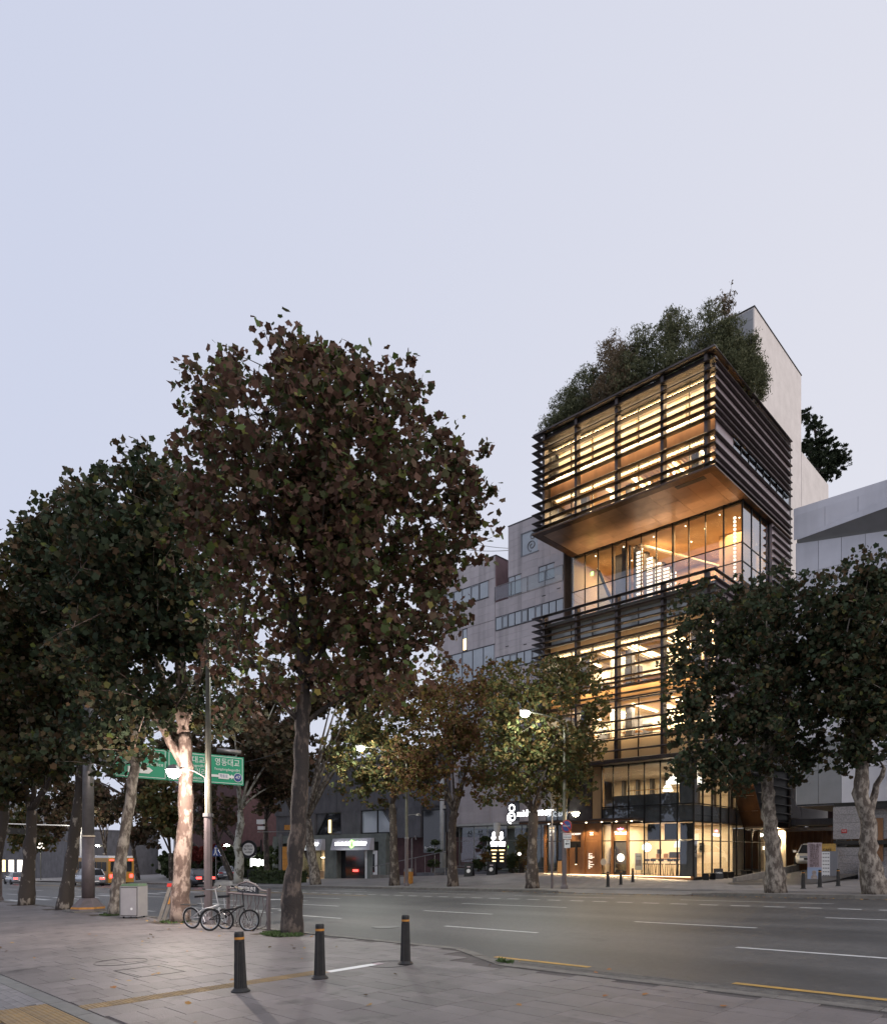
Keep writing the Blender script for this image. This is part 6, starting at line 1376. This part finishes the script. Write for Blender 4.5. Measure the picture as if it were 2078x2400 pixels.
# far kerb
ptree('plane tree with yellow-green leaves before the second lit shop across the road', (-34.6, 28.9), zfar,
      [(933, 2075), (928, 2000), (925, 1930), (921, 1885)], [.36, .25, .23, .2],
      [(860, 1820, 120, 85), (930, 1760, 140, 110), (850, 1710, 95, 90), (960, 1670, 90, 80), (1000, 1830, 60, 60), (800, 1760, 60, 60)], 12500, .17, 'leafmix', 'barkmid', 21,
      forks=[(900, 1800, .12, 3), (950, 1790, .13, 3), (930, 1700, .08, 3)], group=GF, kind='plane', twigs=60, spread=.26, clumps=900, shell=.3)
ptree('gold and rust leaved plane tree with a forked trunk before the stone building', (-29.4, 28.9), zfar,
      [(1075, 2077), (1070, 2000), (1066, 1930), (1070, 1905)], [.36, .24, .22, .24],
      [(1010, 1630, 125, 90), (1080, 1720, 150, 130), (1130, 1615, 110, 75), (990, 1800, 110, 95), (1140, 1830, 95, 75), (1190, 1690, 70, 110), (920, 1620, 70, 60)], 16500, .16, 'leafgold', 'barkmid', 22,
      forks=[(1040, 1840, .14, 3), (1095, 1830, .14, 3), (1010, 1700, .09, 3), (1130, 1680, .09, 3), (1070, 1650, .07, 3)], group=GF, kind='plane', twigs=80, spread=.26, clumps=1200, shell=.3)
ptree('plane tree lit green by the lamp, its trunk crossing the glowing white letters', (-23.0, 28.3), zfar,
      [(1249, 2082), (1248, 2010), (1250, 1940), (1250, 1905)], [.38, .25, .24, .26],
      [(1260, 1620, 120, 90), (1345, 1590, 80, 60), (1385, 1670, 55, 110), (1260, 1770, 150, 100), (1190, 1700, 75, 110), (1340, 1770, 80, 90), (1200, 1850, 80, 50), (1320, 1850, 90, 50), (1180, 1600, 60, 50)], 16500, .155, 'leafmix', 'barkmid', 23,
      forks=[(1215, 1860, .15, 3), (1275, 1850, .15, 3), (1240, 1700, .10, 3), (1320, 1680, .09, 3)], group=GF, kind='plane', twigs=90, spread=.26, clumps=1400, shell=.3)
ptree('dark green plane tree with pale mottled trunk hiding the tower corner', (-10.8, 27.9), zfar,
      [(1826, 2093), (1816, 1990), (1806, 1910), (1802, 1860), (1798, 1790)], [.42, .30, .26, .24, .2],
      [(1710, 1500, 160, 130), (1640, 1425, 75, 65), (1615, 1660, 80, 110), (1740, 1690, 180, 140), (1860, 1560, 130, 180), (1790, 1400, 120, 80), (1690, 1800, 140, 65), (1880, 1770, 90, 80), (1590, 1570, 60, 70), (1900, 1410, 80, 70), (1920, 1500, 60, 100), (1600, 1790, 50, 60)], 22000, .155, 'leafgreen', 'barkplane', 24,
      forks=[(1700, 1700, .12, 4), (1780, 1550, .13, 4), (1860, 1650, .11, 4), (1650, 1560, .07, 4), (1800, 1430, .06, 4)], group=GF, kind='plane', twigs=110, spread=.24, clumps=1700, shell=.3)
ptree('dark plane tree with a twin bent mottled trunk at the right edge', (-7.5, 28.1), zfar,
      [(2058, 2092), (2040, 2000), (2040, 1930), (2018, 1860), (2022, 1790)], [.44, .30, .26, .24, .2],
      [(1975, 1420, 110, 100), (2035, 1360, 90, 90), (2000, 1540, 140, 150), (2050, 1690, 110, 110), (2110, 1500, 100, 220), (1950, 1650, 80, 90), (1930, 1520, 50, 80), (2000, 1770, 70, 45)], 19000, .155, 'leafgreen', 'barkplane', 25,
      forks=[(2072, 1800, .17, 2), (2000, 1600, .12, 4), (2070, 1560, .12, 4), (1990, 1450, .06, 4), (2040, 1340, .05, 4)], group=GF, kind='plane', twigs=100, spread=.24, clumps=1500, shell=.3)
# background trees
BG = [
 ('brownish plane tree standing right behind the tallest near tree', (-43.0, 28.6), [(717, 2075), (714, 2000), (712, 1920)], [.40, .32, .28], [(700, 1780, 110, 80), (800, 1680, 120, 90), (650, 1720, 80, 80), (860, 1620, 110, 80), (780, 1600, 100, 60)], 8000, 'leaffar', 'barkplane', 31),
 ('white-barked plane tree between the lamp post and the round sign', (-56.0, 29.4), [(557, 2074), (560, 2010), (554, 1985), (564, 1930), (562, 1900)], [.45, .34, .32, .30, .24], [(560, 1830, 105, 65), (510, 1750, 100, 80), (620, 1760, 100, 85), (580, 1670, 110, 80), (640, 1600, 90, 60)], 7500, 'leaffar', 'barkpale', 32),
 ('slim dark tree right of the round hanging sign', (-57.5, 33), [(627, 2066), (625, 1990), (622, 1930)], [.30, .24, .2], [(640, 1870, 55, 45), (650, 1790, 80, 80)], 3000, 'leaffar', 'barkdark', 33),
 ('yellow-green lit tree right of the mottled trunk beyond the bus', (-76, 32), [(395, 2060), (396, 2000)], [.25, .2], [(400, 1920, 55, 60), (360, 1870, 50, 50)], 3000, 'leafmix', 'barkmid', 34),
 ('red-brown tree in front of the windowless brick building', (-95, 32), [(235, 2065), (236, 2000)], [.25, .2], [(240, 1900, 38, 50), (225, 1860, 35, 40)], 2200, 'leaffar', 'barkmid', 35),
 ('dim brown tree behind the distant high street lamp', (-100, 31), [(165, 2068), (163, 2000)], [.3, .2], [(150, 1880, 70, 60), (110, 1930, 50, 50)], 3500, 'leaffar', 'barkmid', 36),
 ('yellow-green lit tree right of the leaning pole at the left edge', (-112, 27), [(95, 2068), (92, 2010)], [.3, .2], [(45, 1930, 45, 50), (85, 1980, 60, 30)], 2500, 'leafmix', 'barkpale', 37),
 ('broad dark tree above the bus between mast and mottled trunk', (-88, 33), [(300, 2066), (300, 1990)], [.3, .24], [(300, 1880, 60, 40), (345, 1950, 50, 50)], 2500, 'leaffar', 'barkmid', 38),
 ('dark green tree behind the lamp post and green sign', (-66, 34), [(480, 2062), (478, 1980)], [.3, .24], [(480, 1900, 70, 60), (470, 1800, 80, 70)], 4200, 'leaffar', 'barkdark', 39),
 ('tall dark tree filling the gap behind the second near tree', (-60, 40), [(620, 2050), (620, 1900)], [.3, .24], [(620, 1700, 90, 70), (540, 1660, 80, 60), (700, 1650, 80, 60)], 3800, 'leaffar', 'barkdark', 40),
 ('dark tree behind the third near trunk and the left half of the green sign', (-72, 42), [(330, 2050), (330, 1900)], [.3, .24], [(330, 1790, 100, 70), (260, 1720, 80, 60), (420, 1720, 80, 60)], 5000, 'leaffar', 'barkdark', 41),
 ('dusky tree high behind the fourth and fifth near trunks', (-80, 42), [(120, 2050), (120, 1900)], [.3, .24], [(110, 1780, 120, 70), (30, 1740, 80, 80), (180, 1700, 80, 60)], 5000, 'leaffar', 'barkdark', 42),
]
for lab, base, tr_, rd, cr, n, lf, bk, sd_ in BG:
    ptree(lab, base, zfar, tr_, rd, cr, n, .34 if base[0] > -70 else .42, lf, bk, sd_, group=GB, twigs=26, spread=.7, clumps=70, kind='quad')
# low planting across the road
bush('maple_bush', 'red-leaved maple bush before the maroon building left of the white trunk', 'bush', (-78, 36, zfar(-78, 36) + 1.2), [(0, 0, 1.6, 3.6, 1.6, .9), (2, 1, 2.2, 2, 1, .6)], 2500, .32, 'leafred', 51)
for k, (u, v, w, lab) in enumerate(((-84, 37, 4.0, 'dark rounded evergreen bush below the yellow-green tree'), (-74, 38, 3.6, 'dark evergreen bush behind the parked silver-blue saloon'), (-90, 38, 4.5, 'dark evergreen bush behind the city bus'), (-68, 39, 3.2, 'dark evergreen bush left of the glowing light box'))):
    bush('evergreen_bush', lab, 'bush', (u, v, zfar(u, v)), [(0, 0, 1.6, w, 1.8, 1.7), (1, 0, 2.8, w * .6, 1.2, 1.1)], 3600, .3, 'hedge', 60 + k, group='evergreen bushes across the road')
def hedge(lab, u0, u1, v0, v1, h, zf, seed, n=3500, size=.12):
    t = thing('hedge', lab, 'hedge', ((u0 + u1) / 2, (v0 + v1) / 2, zf((u0 + u1) / 2, v0)))
    r = np.random.default_rng(seed); w = (u1 - u0) / 2; d = (v1 - v0) / 2
    p = np.stack([r.uniform(-w, w, n), r.uniform(-d, d, n), h * r.random(n) ** .5 * (1 + .08 * np.sin(r.random(n) * 40))], 1)
    o = me_obj('foliage', leaves_mesh('foliage', p, size, 'hedge', seed, 'quad'), t); o['kind'] = 'stuff'
    box('hedge_core', 'hedge', t, -w + .1, w - .1, -d + .1, d - .1, 0, h - .12)
hedge('clipped low hedge left of the dark big-tree trunk across the road', -53.5, -48.0, 29.0, 31.2, .95, zfar, 71, 5000, .16)
hedge('small dark clipped hedge at the left edge of the near pavement', -50.0, -43.6, 7.2, 8.4, 1.15, znear, 72, 5000, .12)
hedge('long dark hedge behind the parked cars across the avenue', -100.0, -66.0, 40.5, 42.0, 2.6, zfar, 73, 8000, .4)
# garden in front of the stone building
def bonsai(lab, x, y, z, seed, h=1.3, leaf='hedge'):
    u, v = TW(x, y); rs = random.Random(seed); t = thing('cloud_pine', lab, 'tree', (u, v, z), 0, 'cloud-pruned garden trees')
    P = [(0, 0, 0), (.1, 0, h * .3), (-.08, .05, h * .6), (.1, 0, h)]; MB().tube(bez(P[0], P[1], P[2], 4) + bez(P[2], P[3], (.15, 0, h * 1.15), 4), [.07, .065, .06, .05, .045, .04, .03, .02], 7).build('trunk', 'barkmid', t)
    B_ = [(.15, 0, h * 1.15, .55, .4, .16), (-.45, .1, h * .85, .35, .3, .12), (.55, -.05, h * .8, .35, .3, .12)]
    pts, cc = crown_points(B_, 1600, seed, 60, .12, .2); o = me_obj('foliage', leaves_mesh('foliage', pts, .09, leaf, seed, 'quad'), t); o['kind'] = 'stuff'
bonsai('cloud-pruned garden tree nearest the white column, at the left', -23.6, 2.6, .3, 81, 1.9); bonsai('broad cloud-pruned garden tree in front of the glass lobby', -19.6, 4.0, .45, 82, 2.0); bonsai('low cloud-pruned tree on the left black planter', -23.2, 2.0, .15, 83, .7)
for k, (x, y, z, s, lf, lab) in enumerate(((-18.4, 3.4, .3, 1.25, 'leafgold', 'round orange-brown garden shrub before the lobby glass'), (-19.2, 2.9, .3, .7, 'hedge', 'low dark round shrub left of the orange-brown one'), (-17.2, 2.5, .3, .6, 'leafmix', 'low bright green plants spilling over the black planter wall'), (-16.4, 3.2, .3, .9, 'hedge', 'dark green shrub behind the folding boards'))):
    u, v = TW(x, y); bush('garden_shrub', lab, 'shrub', (u, v, z), [(0, 0, s * .75, s * .8, s * .6, s * .5)], 1500, .12, lf, 90 + k, spread=.14)
for k, (x, y, z, w, h, lf, lab) in enumerate(((-13.6, .9, .35, 1.0, 2.4, 'leafmix', 'tall leafy shrub glowing yellow-green left of the tower entrance'), (-12.7, .5, .35, .7, 1.3, 'leafgold', 'lit golden grass-like bush against the first bronze pier'), (-14.4, 1.0, .3, .9, 1.2, 'hedge', 'dark dense shrub between the totem and the tall yellow-green shrub'), (-14.6, 2.0, .3, .9, 2.6, 'leafmix', 'airy green shrub under the spiral figure, behind the totem'))):
    u, v = TW(x, y); bush('entrance_shrub', lab, 'shrub', (u, v, z), [(0, 0, h * .55, w * .6, w * .5, h * .5), (.1, 0, h * .85, w * .45, w * .4, h * .3)], 2200, .11, lf, 100 + k, 'sliver', spread=.17, up=.2)
u, v = TW(-13.3, 0.2); light('POINT', (u, v, 1.6), 45, (1, .85, .5), .1, name='garden_lamp')
o = thing('garden_light', 'small glowing garden globe among the shrubs at the entrance', 'lamp', (u, v, 1.35)); MB().lathe([(.01, -.12), (.12, -.05), (.12, .05), (.01, .12)], 10).build('globe', 'glowsoft', o, (0, 0, .25)); MB().tube([(0, 0, -1.1), (0, 0, .13)], .02, 6).build('post', 'black', o)
# roof garden
RG = [(-11.2, 1.6, 1.5, .95, 'needle', 'low shrub at the left end of the roof garden'), (-10.4, 1.7, 3.1, 1.7, 'needle', 'feathery grey-green shrub second from the left on the roof'), (-9.2, 2.0, 4.1, 1.7, 'needle', 'tall drooping grey-green shrub on the roof, left of the brown one'),
      (-7.7, 2.4, 5.6, 1.6, 'needleb', 'tall brown-tinged drooping tree on the roof'), (-6.5, 1.6, 3.9, 1.7, 'needleb', 'rusty low shrub at the middle of the roof edge'), (-5.3, 1.8, 4.5, 1.8, 'needle', 'dense grey-green shrub right of the rusty one on the roof'),
      (-4.3, 3.4, 6.0, .8, 'needleb', 'thin airy sapling standing above the middle of the roof garden'), (-3.4, 2.0, 4.7, 1.6, 'needle', 'tall bushy roof shrub just left of the corner'), (-2.0, 3.6, 5.2, 1.7, 'needle', 'largest grey-green bush behind the roof corner'),
      (-1.6, 5.0, 7.0, .8, 'needleb', 'tallest thin sapling rising beside the white core wall'), (-.9, 3.8, 3.8, 1.3, 'needle', 'bushy plant overhanging the right side of the roof'), (-.5, 6.6, 2.7, 1.2, 'needle', 'bright green plant spilling over the side edge near the white wall'), (-.4, 5.2, 3.4, 1.2, 'needle', 'olive shrub on the side edge left of the white wall')]
for k, (x, y, h, w, lf, lab) in enumerate(RG):
    u, v = TW(x, y); thin = w < 1
    bush('roof_shrub', lab, 'shrub', (u, v, 28.8), [(0, 0, h * (.8 if thin else .48), w * .8, w * .8, h * (.2 if thin else .50)), (.2, 0, h * .8, w * .55, w * .55, h * .24)] + ([] if thin else [(-.3, -.3, h * .25, w * 1.0, w * .8, h * .3)]),
         1300 if thin else 13000, .13, lf, 120 + k, 'sliver', stem=26 if thin else 18, group='plants of the roof garden', spread=.14 if thin else .22, clumps=90 if thin else 900, up=0, hang=1.6)
# pine behind the white wall
u, v = cray(1915, 1100, 56)[:2]
pt = thing('pine_tree', 'dark pine tree rising behind the white tower wall', 'tree', (u, v, 0)); 
MB().tube([(0, 0, 0), (.2, 0, 15), (0, 0, 33)], [.4, .3, .1], 8).build('trunk', 'barkdark', pt)
loc = (u, v, 0); BL = []
for (px, py, rx, rz) in ((1890, 975, 24, 14), (1905, 1000, 30, 14), (1925, 1035, 42, 14), (1895, 1050, 30, 16), (1950, 1062, 40, 10), (1915, 1080, 40, 12), (1945, 1095, 40, 9), (1965, 1075, 30, 7), (1930, 1115, 34, 10), (1910, 1140, 30, 8)):
    c = cray(px, py, 56); k = 56 / 1666; BL.append((c[0] - u, c[1] - v, c[2], rx * k, rx * k, rz * k))
pts, cc = crown_points(BL, 26000, 200, 600, .12, .3); o = me_obj('foliage', leaves_mesh('foliage', pts, .2, 'pine', 200, 'sliver', .5, .0), pt); o['kind'] = 'stuff'
lm = MB()
for b_ in BL: lm.tube(bez((0, 0, b_[2] - 1.5), (b_[0] * .5, b_[1] * .5, b_[2] - .6), (b_[0], b_[1], b_[2]), 5), [.1, .08, .06, .05, .03], 5)
lm.build('limbs', 'barkdark', pt)

# ------------------------------------------------------------------ small things on the ground
rs = random.Random(77)
pts = []
for k in range(60):
    u = rs.uniform(-19, -3); v = rs.uniform(3, 8.6); pts.append((u, v, znear(u, v) + .012))
for k in range(240):
    u = rs.uniform(-24, -2); v = 26.85 - abs(rs.gauss(0, .12)); pts.append((u, v, zroad(u, v) + .02))
for k in range(30):
    u = rs.uniform(-22, -14); v = rs.uniform(8.0, 8.7); pts.append((u, v, znear(u, v) + .015))
o = me_obj('fallen_leaves', leaves_mesh('fallen_leaves', np.array(pts), .065, 'fallen', 5, 'plane', 5)); tag(o, 'rust and yellow fallen leaves scattered on the paving and along the far kerb', 'fallen leaves', kind='stuff')
pts = []
for c, n, s in (((-13.9, 8.35), 900, .55), ((-7.15, 8.15), 60, .12), ((-19.8, 8.4), 200, .5), ((-24.9, 8.4), 250, .45)):
    for k in range(n):
        a = rs.uniform(0, 6.28); q = s * rs.random() ** .6 * 1.25; u = c[0] + q * math.cos(a); v = min(c[1] + q * math.sin(a) * .5, 8.82); pts.append((u, v, znear(u, v) + .02))
o = me_obj('grass', leaves_mesh('grass', np.array(pts), .09, 'tuft', 6, 'sliver', -.5)); tag(o, 'short green grass tufts at the foot of the near trees', 'grass', kind='stuff')
for u0 in TREE_U[:5]: 
    g = MB().quad((u0 - .75, 7.95, znear(u0, 8) - .008), (u0 + .75, 7.95, znear(u0, 8) - .008), (u0 + .75, 8.83, znear(u0, 8.8) - .008), (u0 - .75, 8.83, znear(u0, 8.8) - .008)).build('tree_pit', 'earth'); g['kind'] = 'structure'
# overhead wires
wr = thing('overhead_wires', 'thin black overhead wires strung between the trees and the pale building', 'wires', (0, 0, 0))
for k, (a, b_) in enumerate((((1000, 1240), (1190, 1285)), ((1000, 1270), (1190, 1290)), ((560, 1790), (820, 1700)))):
    A = cray(a[0], a[1], 45); B = cray(b_[0], b_[1], 52); m = ((A[0] + B[0]) / 2, (A[1] + B[1]) / 2, (A[2] + B[2]) / 2 - .5)
    MB().tube(bez(A, m, B, 10), .018, 4).build('wire', 'black', wr)

finish_texts()
